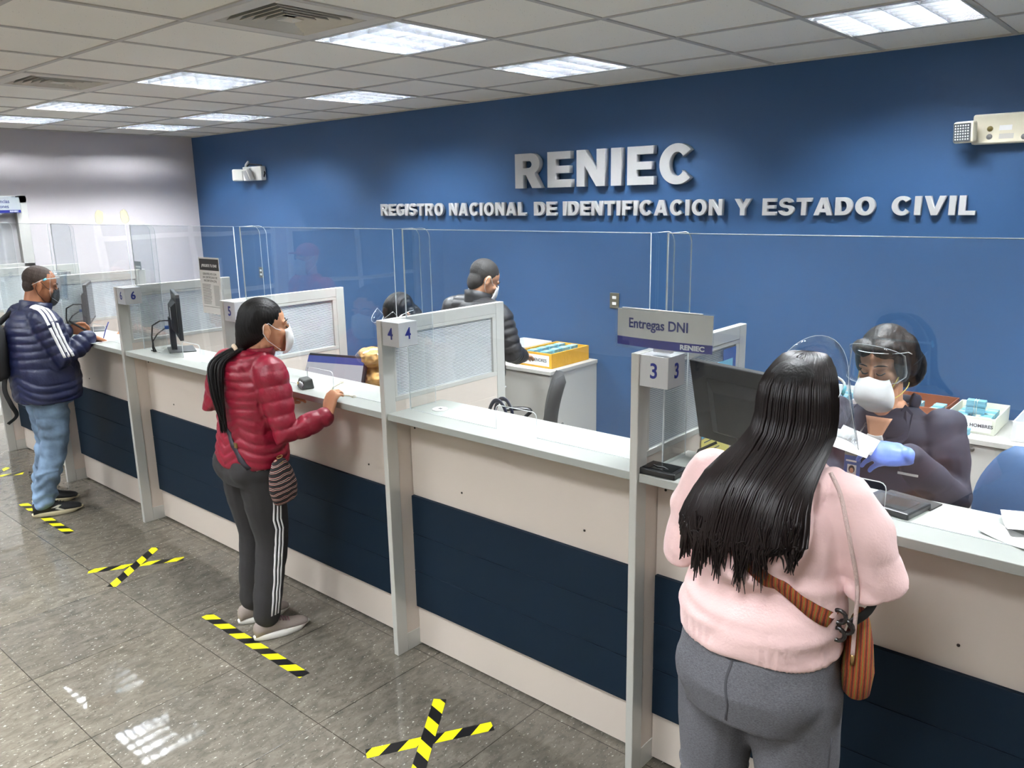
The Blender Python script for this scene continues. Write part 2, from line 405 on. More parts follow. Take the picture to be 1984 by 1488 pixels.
def glyph_mesh(ch, H, W, depth, bev):
    """outline filled by a 2D curve so holes stay open, then extruded"""
    adv, polys = glyph(ch)
    cu = bpy.data.curves.new('g', 'CURVE'); cu.dimensions = '2D'; cu.fill_mode = 'BOTH'; cu.extrude = depth / 2 - bev; cu.bevel_depth = bev; cu.bevel_resolution = 0; cu.offset = -bev
    for p in polys:
        sp = cu.splines.new('POLY'); sp.points.add(len(p) - 1); sp.use_cyclic_u = True
        for k, (x, y) in enumerate(p): sp.points[k].co = (x / adv * W, y * H, 0, 1)
    ob = bpy.data.objects.new('g', cu); COL.objects.link(ob)
    dg = bpy.context.evaluated_depsgraph_get(); dg.update()
    me = bpy.data.meshes.new_from_object(ob.evaluated_get(dg))
    bpy.data.objects.remove(ob); bpy.data.curves.remove(cu)
    me.transform(Matrix(((1, 0, 0, 0), (0, 0, -1, 0), (0, 1, 0, 0), (0, 0, 0, 1)))); me.update()
    me.materials.clear(); me.materials.append(M_letter)
    return me
M_letter = mat('silver_letter', rgb(182, 183, 184), .42, metal=.15, spec=.5)
ORD = ['first', 'second', 'third', 'fourth', 'fifth', 'sixth', 'seventh', 'eighth', 'ninth', 'tenth', 'eleventh', 'twelfth', 'thirteenth', 'fourteenth']
def wall_letter(ch, k, word, x0, x1, z0, H, depth, big):
    me = glyph_mesh(ch, H, x1 - x0, depth, .0012)
    o = bpy.data.objects.new('wall_letter', me); COL.objects.link(o); o.location = (x0, WALLY - .008 - depth / 2, z0)
    tag(o, '%s silver wall letter %s, %s letter of %s' % ('big' if big else 'small', ch, ORD[k], word), 'letter', 'big silver wall letters' if big else 'small silver wall letters')
for k, (ch, a, b) in enumerate((('R', -4.067, -3.814), ('E', -3.759, -3.545), ('N', -3.498, -3.258), ('I', -3.209, -3.125), ('E', -3.078, -2.872), ('C', -2.832, -2.585))):
    wall_letter(ch, k, 'the name above the longer line', a, b, 2.049, .248, .045, True)
for word, a, b in (('REGISTRO', -5.652, -4.868), ('NACIONAL', -4.798, -3.985), ('DE', -3.904, -3.695), ('IDENTIFICACION', -3.634, -2.385), ('Y', -2.306, -2.198), ('ESTADO', -2.125, -1.475), ('CIVIL', -1.389, -.982)):
    adv = [glyph(c)[0] for c in word]; gap = .13; tot = sum(adv) + gap * (len(word) - 1); sc = (b - a) / tot; x = a
    for k, c in enumerate(word):
        wall_letter(c, k, 'the word ' + word, x, x + adv[k] * sc, 1.850, .100, .028, False); x += (adv[k] + gap) * sc
# world: no daylight reaches the room
w = bpy.data.worlds.new('world'); SC.world = w; w.use_nodes = True; w.node_tree.nodes['Background'].inputs['Color'].default_value = (.5, .5, .5, 1); w.node_tree.nodes['Background'].inputs['Strength'].default_value = 0.0
# ---------------------------------------------------------------- service counter
PX = {8: -7.415, 7: -6.200, 6: -4.985, 5: -3.770, 4: -2.555, 3: -1.337, 2: -.12}
WT = 1.113
M_frame = mat('light_grey_aluminium', rgb(200, 200, 195), .35, metal=.25, noise_amt=.03, noise_scale=6)
M_panel = mat('off_white_laminate', rgb(208, 197, 187), .45, noise_amt=.02, noise_scale=3)
M_top = mat('white_worktop_laminate', rgb(166, 169, 164), .4, spec=.3, noise_amt=.02, noise_scale=5)
M_navy = mat('navy_board', rgb(14, 29, 43), .6, spec=.15, noise_amt=.06, noise_scale=4)
M_silver = mat('brushed_silver', rgb(200, 202, 204), .34, metal=.35, noise_amt=.04, noise_scale=300, stretch=(1, 1, .05))
M_numblue = mat('dark_blue_lettering', rgb(32, 42, 120), .4)
M_white = mat('white_plastic', rgb(235, 235, 232), .4)
M_black = mat('black_plastic', rgb(22, 23, 25), .35)
M_blackm = mat('black_matte', rgb(16, 16, 17), .7)
M_grey = mat('grey_plastic', rgb(95, 97, 99), .4)
M_paper = mat('white_paper', rgb(240, 240, 240), .7)
M_screw = mat('dark_screw', rgb(45, 38, 32), .5, metal=.4)

def acrylic_mat(name, tint, refl_boost=1.0, rough=.0):
    m, nt, b = node_mat(name); N = nt.nodes; L = nt.links
    N.remove(b); out = [n for n in N if n.type == 'OUTPUT_MATERIAL'][0]
    tr = N.new('ShaderNodeBsdfTransparent'); tr.inputs['Color'].default_value = tint
    gl = N.new('ShaderNodeBsdfGlossy'); gl.inputs['Roughness'].default_value = rough; gl.inputs['Color'].default_value = (1, 1, 1, 1)
    ge = N.new('ShaderNodeNewGeometry'); dt = N.new('ShaderNodeVectorMath'); dt.operation = 'DOT_PRODUCT'; L.new(ge.outputs['Normal'], dt.inputs[0]); L.new(ge.outputs['Incoming'], dt.inputs[1])
    def mth(op, a, b=None):
        x = N.new('ShaderNodeMath'); x.operation = op; x.use_clamp = False
        for i, q in enumerate((a, b)):
            if q is None: continue
            if isinstance(q, (int, float)): x.inputs[i].default_value = q
            else: L.new(q, x.inputs[i])
        return x.outputs[0]
    sch = mth('ADD', mth('MULTIPLY', mth('POWER', mth('SUBTRACT', 1.0, mth('ABSOLUTE', dt.outputs['Value'])), 5.0), .96 * .55), .036)   # Schlick, the same from both sides
    ma = N.new('ShaderNodeMath'); ma.operation = 'MULTIPLY'; ma.inputs[1].default_value = refl_boost; ma.use_clamp = True; L.new(sch, ma.inputs[0])
    tc = N.new('ShaderNodeTexCoord')
    n = N.new('ShaderNodeTexNoise'); n.inputs['Scale'].default_value = 1.6; n.inputs['Detail'].default_value = 1; L.new(tc.outputs['Object'], n.inputs['Vector'])
    bp = N.new('ShaderNodeBump'); bp.inputs['Strength'].default_value = .05; bp.inputs['Distance'].default_value = .05; L.new(n.outputs['Fac'], bp.inputs['Height'])
    L.new(bp.outputs['Normal'], gl.inputs['Normal'])
    mx = N.new('ShaderNodeMixShader'); L.new(ma.outputs[0], mx.inputs[0]); L.new(tr.outputs[0], mx.inputs[1]); L.new(gl.outputs[0], mx.inputs[2])
    L.new(mx.outputs[0], out.inputs['Surface'])
    return m
M_acr = acrylic_mat('clear_acrylic', (.97, .98, .98, 1))
M_edge = mat('acrylic_cut_edge', rgb(238, 244, 246), .15, alpha=.85)  # whitish: light carried to the sheet edges is put into this colour
M_film = acrylic_mat('clear_film', (.93, .95, .96, 1), 1.3, .03)

def louvre_glass_mat():
    m, nt, b = node_mat('striped_glass'); N = nt.nodes; L = nt.links
    out = [n for n in N if n.type == 'OUTPUT_MATERIAL'][0]
    tc = N.new('ShaderNodeTexCoord'); sx = N.new('ShaderNodeSeparateXYZ'); L.new(tc.outputs['Object'], sx.inputs[0])
    a = N.new('ShaderNodeMath'); a.operation = 'MULTIPLY'; a.inputs[1].default_value = 1 / .0066; L.new(sx.outputs['Z'], a.inputs[0])
    f = N.new('ShaderNodeMath'); f.operation = 'FRACT'; L.new(a.outputs[0], f.inputs[0])
    g = N.new('ShaderNodeMath'); g.operation = 'GREATER_THAN'; g.inputs[1].default_value = .46; L.new(f.outputs[0], g.inputs[0])
    b.inputs['Base Color'].default_value = rgb(222, 226, 228); b.inputs['Roughness'].default_value = .35
    tr = N.new('ShaderNodeBsdfTransparent'); tr.inputs['Color'].default_value = (.72, .76, .8, 1)
    gl = N.new('ShaderNodeBsdfGlossy'); gl.inputs['Roughness'].default_value = .02
    m1 = N.new('ShaderNodeMixShader'); m1.inputs[0].default_value = .08; L.new(tr.outputs[0], m1.inputs[1]); L.new(gl.outputs[0], m1.inputs[2])
    m2 = N.new('ShaderNodeMixShader'); L.new(g.outputs[0], m2.inputs[0]); L.new(m1.outputs[0], m2.inputs[1]); L.new(b.outputs[0], m2.inputs[2])
    L.new(m2.outputs[0], out.inputs['Surface'])
    return m
M_stripe = louvre_glass_mat()

def divider(k, label):
    X = PX[k]; t = thing('booth_divider', label, 'partition', (X, 0, 0), 0, 'numbered booth dividers'); w = .028
    y0, y1 = 2.09, 2.84
    f = MB()
    f.box(0, w, y0, y0 + .060, 0, 1.503); f.box(0, w, y1 - .055, y1, 0, 1.503)
    f.box(0, w, y0 + .06, y1 - .055, 1.452, 1.503); f.box(0, w, y0 + .06, y1 - .055, 0, .085)
    f.build('frame', M_frame, t, bevel=.0025)
    p = MB()
    p.box(.003, w - .003, y0 + .06, y1 - .055, .085, 1.155)
    p.build('infill_panel', M_panel, t)
    g = MB()   # moulding round the pane and the lower panel groove
    for (a, b, c, d) in ((y0 + .06, y1 - .055, 1.436, 1.452), (y0 + .06, y1 - .055, 1.155, 1.176), (y0 + .06, y0 + .073, 1.176, 1.436), (y1 - .080, y1 - .055, 1.176, 1.436)):
        g.box(.001, w - .001, a, b, c, d)
    g.build('pane_moulding', M_frame, t, bevel=.002)
    lp = MB(); lp.box(w - .003, w - .0005, 2.45, y1 - .067, .10, 1.058); lp.build('lower_panel', M_panel, t, bevel=.001)
    MB().box(.011, .017, y0 + .07, y1 - .078, 1.174, 1.438).build('striped_pane', M_stripe, t)
    b = MB().box(w, w + .1, 2.096, 2.196, 1.402, 1.5005).build('number_box', M_silver, t, bevel=.0012)
    tx = MB()
    add_text(tx, str(k), .066, (w + .05, 2.0955, 1.4515), (1, 0, 0), (0, 0, 1), .0008, offset=.0011, sx=.92)
    tx.build('numeral', M_numblue, b); tx = MB()
    add_text(tx, str(k), .066, (w + .1005, 2.146, 1.4515), (0, 1, 0), (0, 0, 1), .0008, offset=.0011, sx=.92)
    tx.build('numeral', M_numblue, b)
    return t
divider(8, 'grey framed booth divider at the far left end, its lower post beside the jeans')
divider(7, 'grey framed booth divider right beside the man in the blue jacket')
divider(6, 'grey framed booth divider with a box numbered 6')
divider(5, 'grey framed booth divider with a box numbered 5, behind the ponytailed woman')
divider(4, 'grey framed booth divider with a box numbered 4')
divider(3, 'grey framed booth divider with a box numbered 3 under the silver sign')

def counter(k, label, x1=None):
    X = PX[k] + .028; X1 = x1 if x1 else PX[k - 1]; L_ = X1 - X
    t = thing('service_counter', label, 'counter', (X, 0, 0), 0, 'service counter bays between the dividers')
    MB().box(0.0005, L_ - .0005, 2.100, 2.417, WT - .028, WT).build('worktop', M_top, t, bevel=.002)
    MB().box(0.0005, L_ - .0005, 2.222, 2.242, .012, WT - .028).build('front_panel', M_panel, t)
    for j in range(3):
        z0 = .198 + j * .176
        MB().box(.006, L_ - .004, 2.205, 2.222, z0 + .0012, z0 + .1748).build('cladding_board', M_navy, t, bevel=.0015)
    for (x, z) in ((.03, 1.03), (.30, .80), (.92, .80), (.30, .13), (.92, .13)):
        if x < L_ - .02 and z > .5: MB().tube([(x, 2.2215, z), (x, 2.2195, z)], .0045, 8).build('screw', M_screw, t)
    MB().box(0.0005, L_ - .0005, 2.45, 2.81, .715, .74).build('desk_board', M_top, t, bevel=.002)
    MB().box(0.0005, L_ - .0005, 2.242, 2.45, .715, .74).build('desk_shelf', M_top, t)
    return t
counter(8, 'service counter bay at the far left end beyond the man in the blue jacket')
counter(7, 'service counter bay where the man in the blue jacket stands writing')
counter(6, 'service counter bay right of the box numbered 6, black monitor on it')
counter(5, 'service counter bay where the woman in the red jacket rests her hand')
counter(4, 'service counter bay right of the box numbered 4, empty white worktop')
counter(3, 'service counter bay in front of the woman in the pink hoodie')

# acrylic screens: one sheet per bay with a document slot and two returns
def acr_sheet(pts, thick, o, r, u, d):
    m = MB(); o, r, u, d = Vector(o), Vector(r), Vector(u), Vector(d); n = len(pts)
    a = [o + r * p[0] + u * p[1] for p in pts]; b = [p + d * thick for p in a]
    m.add(a + b, [tuple(range(n))[::-1], tuple(range(n, 2 * n))], 0)
    m.add(a + b, [(i, (i + 1) % n, (i + 1) % n + n, i + n) for i in range(n)], 1)
    return m
def screen(k, label):
    X = PX[k] + .048; X1 = PX[k - 1] - .010; L_ = X1 - X; TOP = 1.862 - WT - .0005
    t = thing('acrylic_screen', label, 'screen', (X, 2.208, WT + .0005), 0, 'clear acrylic screens on the counter')
    c = L_ / 2 + .01; h = .095; r = .018
    notch = [(c - .1, 0)] + [(c - .1 + r - r * math.cos(a), h - r + r * math.sin(a)) for a in (0, .5, 1.05, 1.57)] + [(c + .1 - r + r * math.sin(a), h - r + r * math.cos(a)) for a in (0, .5, 1.05, 1.57)] + [(c + .1, 0)]
    pts = [(0, 0)] + notch + [(L_, 0), (L_, TOP), (0, TOP)]
    fs_ = acr_sheet(pts, .004, (0, 0, 0), (1, 0, 0), (0, 0, 1), (0, 1, 0)); fs_.tube([(p[0], .002, p[1]) for p in pts], .0016, 6, mi=1, closed=True); fs_.build('front_sheet', [M_acr, M_edge], t)  # tube round the outline added to draw the bright glow of the edge
    R = .04; W_ = .145
    prof = [(0, 0), (W_, 0), (W_, TOP - R)] + [(W_ - R + R * math.cos(a), TOP - R + R * math.sin(a)) for a in (.3, .6, .9, 1.2)] + [(W_ - R, TOP), (0, TOP)]
    for x in (0, L_ - .004):
        ss_ = acr_sheet(prof, .004, (x, .0045, 0), (0, 1, 0), (0, 0, 1), (1, 0, 0)); ss_.tube([(x + .002, p[0] + .0045, p[1]) for p in prof], .0014, 6, mi=1, closed=True); ss_.build('side_sheet', [M_acr, M_edge], t)
screen(8, 'clear acrylic screen at the far left end of the counter')
screen(7, 'clear acrylic screen in front of the man in the blue jacket')
screen(6, 'clear acrylic screen with a paper notice fixed to it, between boxes 6 and 5')
screen(5, 'clear acrylic screen before the woman in the red jacket')
screen(4, 'clear acrylic screen between the boxes numbered 4 and 3')
screen(3, 'clear acrylic screen between the pink hoodie woman and the clerk')

# sign on divider 3
M_chrome = mat('mirror_silver_plate', rgb(226, 224, 220), .28, metal=.4, noise_amt=.1, noise_scale=9, stretch=(3, 1, .4))
M_band = mat('royal_blue_band', rgb(34, 36, 130), .35)
def booth_sign(label, loc, lines, size, w=.325, h=.112, tx=-.03, small='RENIEC', rz=0):
    t = thing('booth_sign', label, 'sign', loc, rz)
    N_ = 12
    def curve(x): return -.012 * (1 - (2 * x / w) ** 2)
    p = MB(); R = []
    for k in range(N_ + 1):
        x = -w / 2 + w * k / N_; y = curve(x); R.append([Vector((x, y, .026)), Vector((x, y, h)), Vector((x, y + .003, h)), Vector((x, y + .003, .026))])
    p.rings(R, 0, False); p.build('plate', M_chrome, t)
    p = MB(); R = []
    for k in range(N_ + 1):
        x = -w / 2 + w * k / N_; y = curve(x); R.append([Vector((x, y - .0005, 0)), Vector((x, y - .0005, .026)), Vector((x, y + .003, .026)), Vector((x, y + .003, 0))])
    p.rings(R, 0, False); p.build('blue_band', M_band, t)
    tx_ = MB()
    for (s, x0, z) in lines:
        vs, fs = text_polys(s, size, .0006, .0007, 'CENTER')
        tx_.add([(x0 + v.x * .9, curve(x0 + v.x * .9) - .0012 - v.z, z + v.y) for v in vs], fs)
    tx_.build('lettering', M_numblue, t)
    wl = MB(); vs, fs = text_polys(small, .02, .0006, .0009, 'CENTER')
    wl.add([(w / 2 - .06 + v.x * 1.15, curve(w / 2 - .06 + v.x) - .0018 - v.z, .0125 + v.y) for v in vs], fs)
    wl.build('small_lettering', M_paper, t)
    f = MB(); R = []
    for k in range(N_ + 1):
        x = -w / 2 - .006 + (w + .012) * k / N_; y = curve(x); R.append([Vector((x, y - .004, -.008)), Vector((x, y - .004, h + .006)), Vector((x, y - .0035, h + .006)), Vector((x, y - .0035, -.008))])
    f.rings(R, 0, False); f.build('plastic_sleeve', M_film, t)
    e = MB(); e.tube([(-w / 2 + .02, -.004, h + .003), (0, -.014, h + .004), (w / 2 - .03, -.005, h + .002)], .0028, 6); e.box(-.03, .03, -.004, .012, -.012, .004)
    e.build('tape_edge', M_paper, t)
    return t
booth_sign('curved silver sign reading Entregas DNI on top of the box numbered 3', (-1.237, 2.108, 1.524), [('Entregas DNI', -.014, .070)], .042)

# poster on screen 6
def lines_block(mb, x0, x1, z0, z1, n, y, mi=0):
    for k in range(n):
        z = z1 - (z1 - z0) * (k + .5) / n; xe = x1 - random.random() * .25 * (x1 - x0)
        mb.box(x0, xe, y, y + .0003, z - .0011, z + .0011, mi)
t = thing('paper_notice', 'white notice headed PERDISTE TU DNI on the acrylic beside the box numbered 5', 'notice', (-4.045, 2.2035, 1.40), 0)
p = MB().box(-.104, .104, -.0012, 0, 0, .30).build('sheet', M_paper, t)
hd = MB().box(-.096, .100, -.0018, -.0012, .232, .292).build('dark_header', mat('notice_dark', rgb(58, 58, 60), .6), t)
tx = MB(); add_text(tx, '¿PERDISTE TU DNI?', .0195, (.002, -.0021, .256), (1, 0, 0), (0, 0, 1), .0003, offset=.0006, sx=.95)
tx.build('header_lettering', M_paper, hd)
tx = MB()
for s, z in (('IDENTIFÍCATE CON', .212), ('UN CERTIFICADO DE', .194), ('INSCRIPCIÓN (CA)', .176)):
    add_text(tx, s, .0155, (0, -.0014, z), (1, 0, 0), (0, 0, 1), .0003, offset=.0002)
lines_block(tx, -.085, .015, .05, .16, 16, -.0016); tx.box(-.09, .09, -.0015, -.0013, .036, .038)
tx.build('small_print', mat('notice_print', rgb(96, 96, 98), .6), t)
MB().box(.03, .085, -.0016, -.0012, .045, .155).build('grey_column', mat('notice_grey', rgb(200, 200, 200), .6), t)

# ---------------------------------------------------------------- monitors
M_bez = mat('monitor_black', rgb(30, 32, 36), .4)
M_scr = mat('monitor_dark_glass', rgb(40, 44, 50), .12)
M_stand = mat('monitor_stand_grey', rgb(78, 80, 82), .4)
M_cable = mat('cable_black', rgb(18, 18, 18), .5)
def monitor(label, loc, rz, w=.44, h=.27, lift=.09, tilt=0.0, base=True, extra=None, scr=None):
    t = thing('computer_monitor', label, 'monitor', loc, rz)
    E = Matrix.Rotation(tilt, 4, 'X')
    def place(o): o.matrix_local = Matrix.Translation((0, 0, lift)) @ E; return o
    b = MB(); b.box(-w / 2, w / 2, 0, .022, 0, h)
    place(b.build('casing', M_bez, t, bevel=.004))
    r = MB(); r.add([(-w * .36, .022, h * .12), (w * .36, .022, h * .12), (w * .36, .022, h * .82), (-w * .36, .022, h * .82), (-w * .25, .05, h * .2), (w * .25, .05, h * .2), (w * .25, .05, h * .7), (-w * .25, .05, h * .7)],
                    [(0, 1, 2, 3), (7, 6, 5, 4), (0, 4, 5, 1), (1, 5, 6, 2), (2, 6, 7, 3), (3, 7, 4, 0)])
    place(r.build('rear_cover', M_bez, t, bevel=.004))
    s = MB(); s.box(-w / 2 + .014, w / 2 - .014, -.001, .001, .016, h - .014); place(s.build('display', scr or M_scr, t))
    if base:
        n = MB(); n.box(-.04, .04, .03, .062, 0, lift + h * .45); n.build('neck', M_black, t, bevel=.006)
        q = MB(); q.add([(-.11, -.07, 0), (.11, -.07, 0), (.095, .08, 0), (-.095, .08, 0), (-.11, -.07, .008), (.11, -.07, .008), (.095, .08, .012), (-.095, .08, .012)], [(3, 2, 1, 0), (4, 5, 6, 7), (0, 1, 5, 4), (1, 2, 6, 5), (2, 3, 7, 6), (3, 0, 4, 7)])
        q.build('base', M_stand, t, bevel=.003)
    if extra: extra(t)
    return t
def cab6(t):
    MB().tube([(-.03, .052, .19), (-.05, .11, .195), (-.055, .155, .17), (-.05, .165, .10), (-.03, .16, .04), (-.02, .15, .01), (.05, .17, .006)], .0045, 8).build('power_cable', M_cable, t)
    MB().tube([(.03, .052, .14), (.02, .09, .135), (.0, .13, .11), (-.01, .16, .07), (0, .165, .03), (-.01, .16, .006)], .004, 8).build('video_cable', M_cable, t)
    MB().box(.015, .045, .05, .085, .132, .15).build('blue_plug', mat('plug_blue', rgb(40, 90, 170), .4), t, bevel=.002)
    MB().box(-.10, -.055, .0505, .0515, .20, .27).build('rating_label', M_paper, t)
# local front = -Y ; n = (.38,.92) => rz = atan2(nx.. ) rotate -Y to n
def face(nx, ny): return math.atan2(nx, -ny)
monitor('black monitor standing on the worktop between boxes 6 and 5', (-4.70, 2.335, WT), face(.38, .92), .40, .27, .085, extra=cab6)
monitor('black monitor beyond the hands of the man in the blue jacket', (-6.02, 2.36, WT), face(.45, .89), .42, .27, .07, extra=cab6)
def lab3(t):
    MB().tube([(0.118, .0515, .17), (.118, .0525, .17)], .014, 16).build('round_sticker', mat('sticker_orange', rgb(222, 150, 50), .5), t)
    MB().box(-.02, .08, .0505, .0515, .10, .16).build('rating_label', M_paper, t)
    MB().box(-.20, .20, .0222, .0262, .235, .252).build('rear_ridge', M_black, t, bevel=.002)
    MB().tube([(.13, .05, .06), (.17, .09, .03), (.19, .10, -.04), (.14, .09, -.12)], .005, 8).build('power_cable', M_cable, t)
monitor('large black monitor seen from behind beside the box numbered 3', (-1.045, 2.395, WT), face(.26, .96), .47, .285, .055, tilt=-.22, extra=lab3)
# a lit display in booth 5
def page_mat():
    m, nt, b = node_mat('lit_page'); N = nt.nodes; L = nt.links
    tc = N.new('ShaderNodeTexCoord'); sp = N.new('ShaderNodeSeparateXYZ'); L.new(tc.outputs['Object'], sp.inputs[0])
    r = N.new('ShaderNodeValToRGB'); e = r.color_ramp.elements; e[0].position = 0; e[0].color = rgb(205, 205, 215); e[1].position = .78; e[1].color = rgb(55, 75, 170); r.color_ramp.interpolation = 'CONSTANT'
    mm = N.new('ShaderNodeMath'); mm.operation = 'MULTIPLY'; mm.inputs[1].default_value = 1 / .28; L.new(sp.outputs['Z'], mm.inputs[0]); L.new(mm.outputs[0], r.inputs['Fac'])
    b.inputs['Base Color'].default_value = (.02, .02, .02, 1); L.new(r.outputs['Color'], b.inputs['Emission Color']); b.inputs['Emission Strength'].default_value = .75
    return m
def lapx(t):
    x = MB(); add_text(x, 'Consulta', .02, (.05, -.004, .56), (1, 0, 0), (0, 0, 1)) ; 
monitor('lit monitor tilted back on the desk beside the plastic bags of envelopes', (-3.56, 2.545, .74), face(.30, -.95) , .42, .27, .17, tilt=-.35, scr=page_mat())

# ---------------------------------------------------------------- little things on the worktops
t = thing('fingerprint_scanner', 'small dark grey scanner with two round lenses near the red sleeve', 'scanner', (-3.22, 2.185, WT), -.35)
s_ = MB(); s_.add([(-.055, -.03, 0), (.055, -.03, 0), (.05, .03, 0), (-.05, .03, 0), (-.045, -.02, .042), (.045, -.02, .042), (.04, .025, .048), (-.04, .025, .048)], [(3, 2, 1, 0), (4, 5, 6, 7), (0, 1, 5, 4), (1, 2, 6, 5), (2, 3, 7, 6), (3, 0, 4, 7)])
s_.build('casing', mat('scanner_grey', rgb(72, 74, 72), .35), t, bevel=.006)
for x in (.008, .035):
    q = MB(); q.tube([(x, -.022, .024), (x, -.031, .022)], .0125, 16); l = q.build('lens', M_silver, t)
MB().box(-.035, -.02, -.0295, -.028, .014, .026).build('yellow_mark', mat('mark_yellow', rgb(220, 190, 40), .4), t)
t = thing('rubber_bands', 'loose string of pale rubber bands on the white worktop by the hand', 'rubber bands', (0, 0, WT))
r_b = MB(); r_b.tube([(-2.975, 2.176, .004), (-3.01, 2.19, .003), (-3.05, 2.20, .003), (-3.10, 2.25, .004), (-3.13, 2.30, .003), (-3.165, 2.36, .003)], .0028, 6)
r_b.tube([(-3.02, 2.19, .003), (-2.95, 2.185, .002), (-2.90, 2.20, .003), (-2.87, 2.19, .003)], .002, 6)
for c in ((-2.875, 2.20), (-3.16, 2.35), (-3.03, 2.195)):
    r_b.tube([(c[0] + .013 * math.cos(a), c[1] + .009 * math.sin(a), .003 + .002 * math.sin(a)) for a in np.linspace(0, 2 * PI, 12, endpoint=False)], .0013, 5, closed=True)
r_b.build('bands', mat('rubber_cream', rgb(205, 196, 165), .6), t)
t = thing('fingerprint_pad', 'flat black pad with a torn film on the worktop under the box numbered 3', 'pad', (-1.255, 2.153, WT), .03)
MB().box(-.068, .068, -.045, .045, 0, .020).build('tray', M_black, t, bevel=.003)
MB().box(-.052, .052, -.034, .034, .0195, .0215).build('film', mat('black_film', rgb(8, 8, 10), .08), t)
MB().tube([(-.03, .0, .0225), (-.01, -.012, .024), (.01, -.004, .0225), (.03, -.016, .0225)], .0015, 6).build('tear', M_grey, t)
t = thing('signature_pad', 'flat black signature pad on the worktop beside the pink sleeve', 'pad', (-.60, 2.30, WT), -.2)
MB().box(-.075, .075, -.07, .06, 0, .018).build('casing', M_black, t, bevel=.004)
MB().box(-.055, .055, -.055, .035, .0175, .0192).build('glass', mat('pad_glass', rgb(60, 60, 62), .12), t)
MB().box(-.07, .08, .045, .115, 0, .004).build('rubber_mat', M_blackm, t)
t = thing('cable_grommet', 'round white cable cover with a black slot on the worktop near box 4', 'grommet', (-2.405, 2.285, WT))
MB().lathe([(.002, 0), (.034, 0), (.034, .002), (.030, .004), (.002, .004)]).build('cover', M_white, t)
MB().box(-.004, .012, -.006, .006, .0035, .0048).build('slot', M_black, t)
def paper(label, loc, rz, w=.15, h=.21, curl=.004, name='paper_sheet', group=None):
    m = MB(); R = []
    for k in range(7):
        y = -h / 2 + h * k / 6; z = curl * (abs(k - 3) / 3) ** 2 + .0008
        R.append([Vector((-w / 2, y, z)), Vector((w / 2, y, z + curl * .3)), Vector((w / 2, y, z + curl * .3 + .0006)), Vector((-w / 2, y, z + .0006))])
    m.rings(R, 0, False); o = m.build(name, M_paper, None, loc, rot=(0, 0, rz)); tag(o, label, 'paper', group); return o
paper('white slip of paper at the right edge, nearest the counter front', (-.30, 2.255, WT), 1.1, .08, .14, .006)
paper('white slip of paper at the right edge lying behind another slip', (-.30, 2.345, WT + .0095), .3, .08, .14, .01)
paper('white form under the writing hand of the man in the blue jacket', (-5.52, 2.20, WT), .25, .21, .29, .003)
paper('white form lying beyond the written form at the far booth', (-5.60, 2.335, WT + .004), -.35, .16, .12, .003)
o = MB().box(-.05, .05, -.03, .03, 0, .015).build('grey_pad', M_grey, None, (-5.30, 2.33, WT), bevel=.003, rot=(0, 0, .2)); tag(o, 'small grey pad on the worktop left of the box numbered 6', 'pad')

# ---------------------------------------------------------------- floor tape
def tape_mat(name, direction, sgn=1):
    m, nt, b = node_mat(name); N = nt.nodes; L = nt.links
    tc = N.new('ShaderNodeTexCoord'); sp = N.new('ShaderNodeSeparateXYZ'); L.new(tc.outputs['Object'], sp.inputs[0])
    a = N.new('ShaderNodeMath'); a.operation = 'MULTIPLY'; a.inputs[1].default_value = sgn * 1.0; L.new(sp.outputs['Y'], a.inputs[0])
    s = N.new('ShaderNodeMath'); s.operation = 'ADD'; L.new(sp.outputs['X'], s.inputs[0]); L.new(a.outputs[0], s.inputs[1])
    d = N.new('ShaderNodeMath'); d.operation = 'MULTIPLY'; d.inputs[1].default_value = 1 / direction; L.new(s.outputs[0], d.inputs[0])
    f = N.new('ShaderNodeMath'); f.operation = 'FRACT'; L.new(d.outputs[0], f.inputs[0])
    g = N.new('ShaderNodeMath'); g.operation = 'GREATER_THAN'; g.inputs[1].default_value = .5; L.new(f.outputs[0], g.inputs[0])
    mx = N.new('ShaderNodeMix'); mx.data_type = 'RGBA'; mx.inputs[6].default_value = rgb(240, 230, 30); mx.inputs[7].default_value = rgb(22, 22, 24); L.new(g.outputs[0], mx.inputs[0])
    L.new(mx.outputs[2], b.inputs['Base Color']); b.inputs['Roughness'].default_value = .3
    return m
TM1 = tape_mat('hazard_tape', .1385, -1)
TW = .052
def tape(label, p, q, z=.0006, ends=(0, 0), parent=None, name='floor_tape', sk=1, cat='tape', group=None):
    p, q = Vector(p), Vector(q); d = q - p; L_ = d.length; a = math.atan2(d.y, d.x); h = TW / 2
    m = MB().add([(0, -h, 0), (L_, -h, 0), (L_ + ends[1], h, 0), (ends[0], h, 0), (0, -h, .0004), (L_, -h, .0004), (L_ + ends[1], h, .0004), (ends[0], h, .0004)], [(3, 2, 1, 0), (4, 5, 6, 7), (0, 1, 5, 4), (1, 2, 6, 5), (2, 3, 7, 6), (3, 0, 4, 7)])
    o = m.build(name, TM1, parent, (p.x, p.y, z), rot=(0, 0, a))
    if label: tag(o, label, cat, group)
    return o
tape('straight strip of yellow and black tape on the floor behind the red jacketed woman', (-3.545, 1.733), (-2.725, 1.733), ends=(-.0, .0))
tape('straight strip of yellow and black tape under the black trainers', (-5.97, 1.72), (-5.17, 1.72))
def cross(label, pts, group='taped crosses on the floor'):
    c = sum((Vector(p) for p in pts), Vector((0, 0))) / 4
    t = thing('floor_tape_cross', label, 'tape', (c.x, c.y, 0), 0, group)
    a, b, c1, d = [Vector(p) - c for p in pts]
    tape(None, a, b, .0005, parent=t, name='tape_strip'); tape(None, c1, d, .0011, parent=t, name='tape_strip')
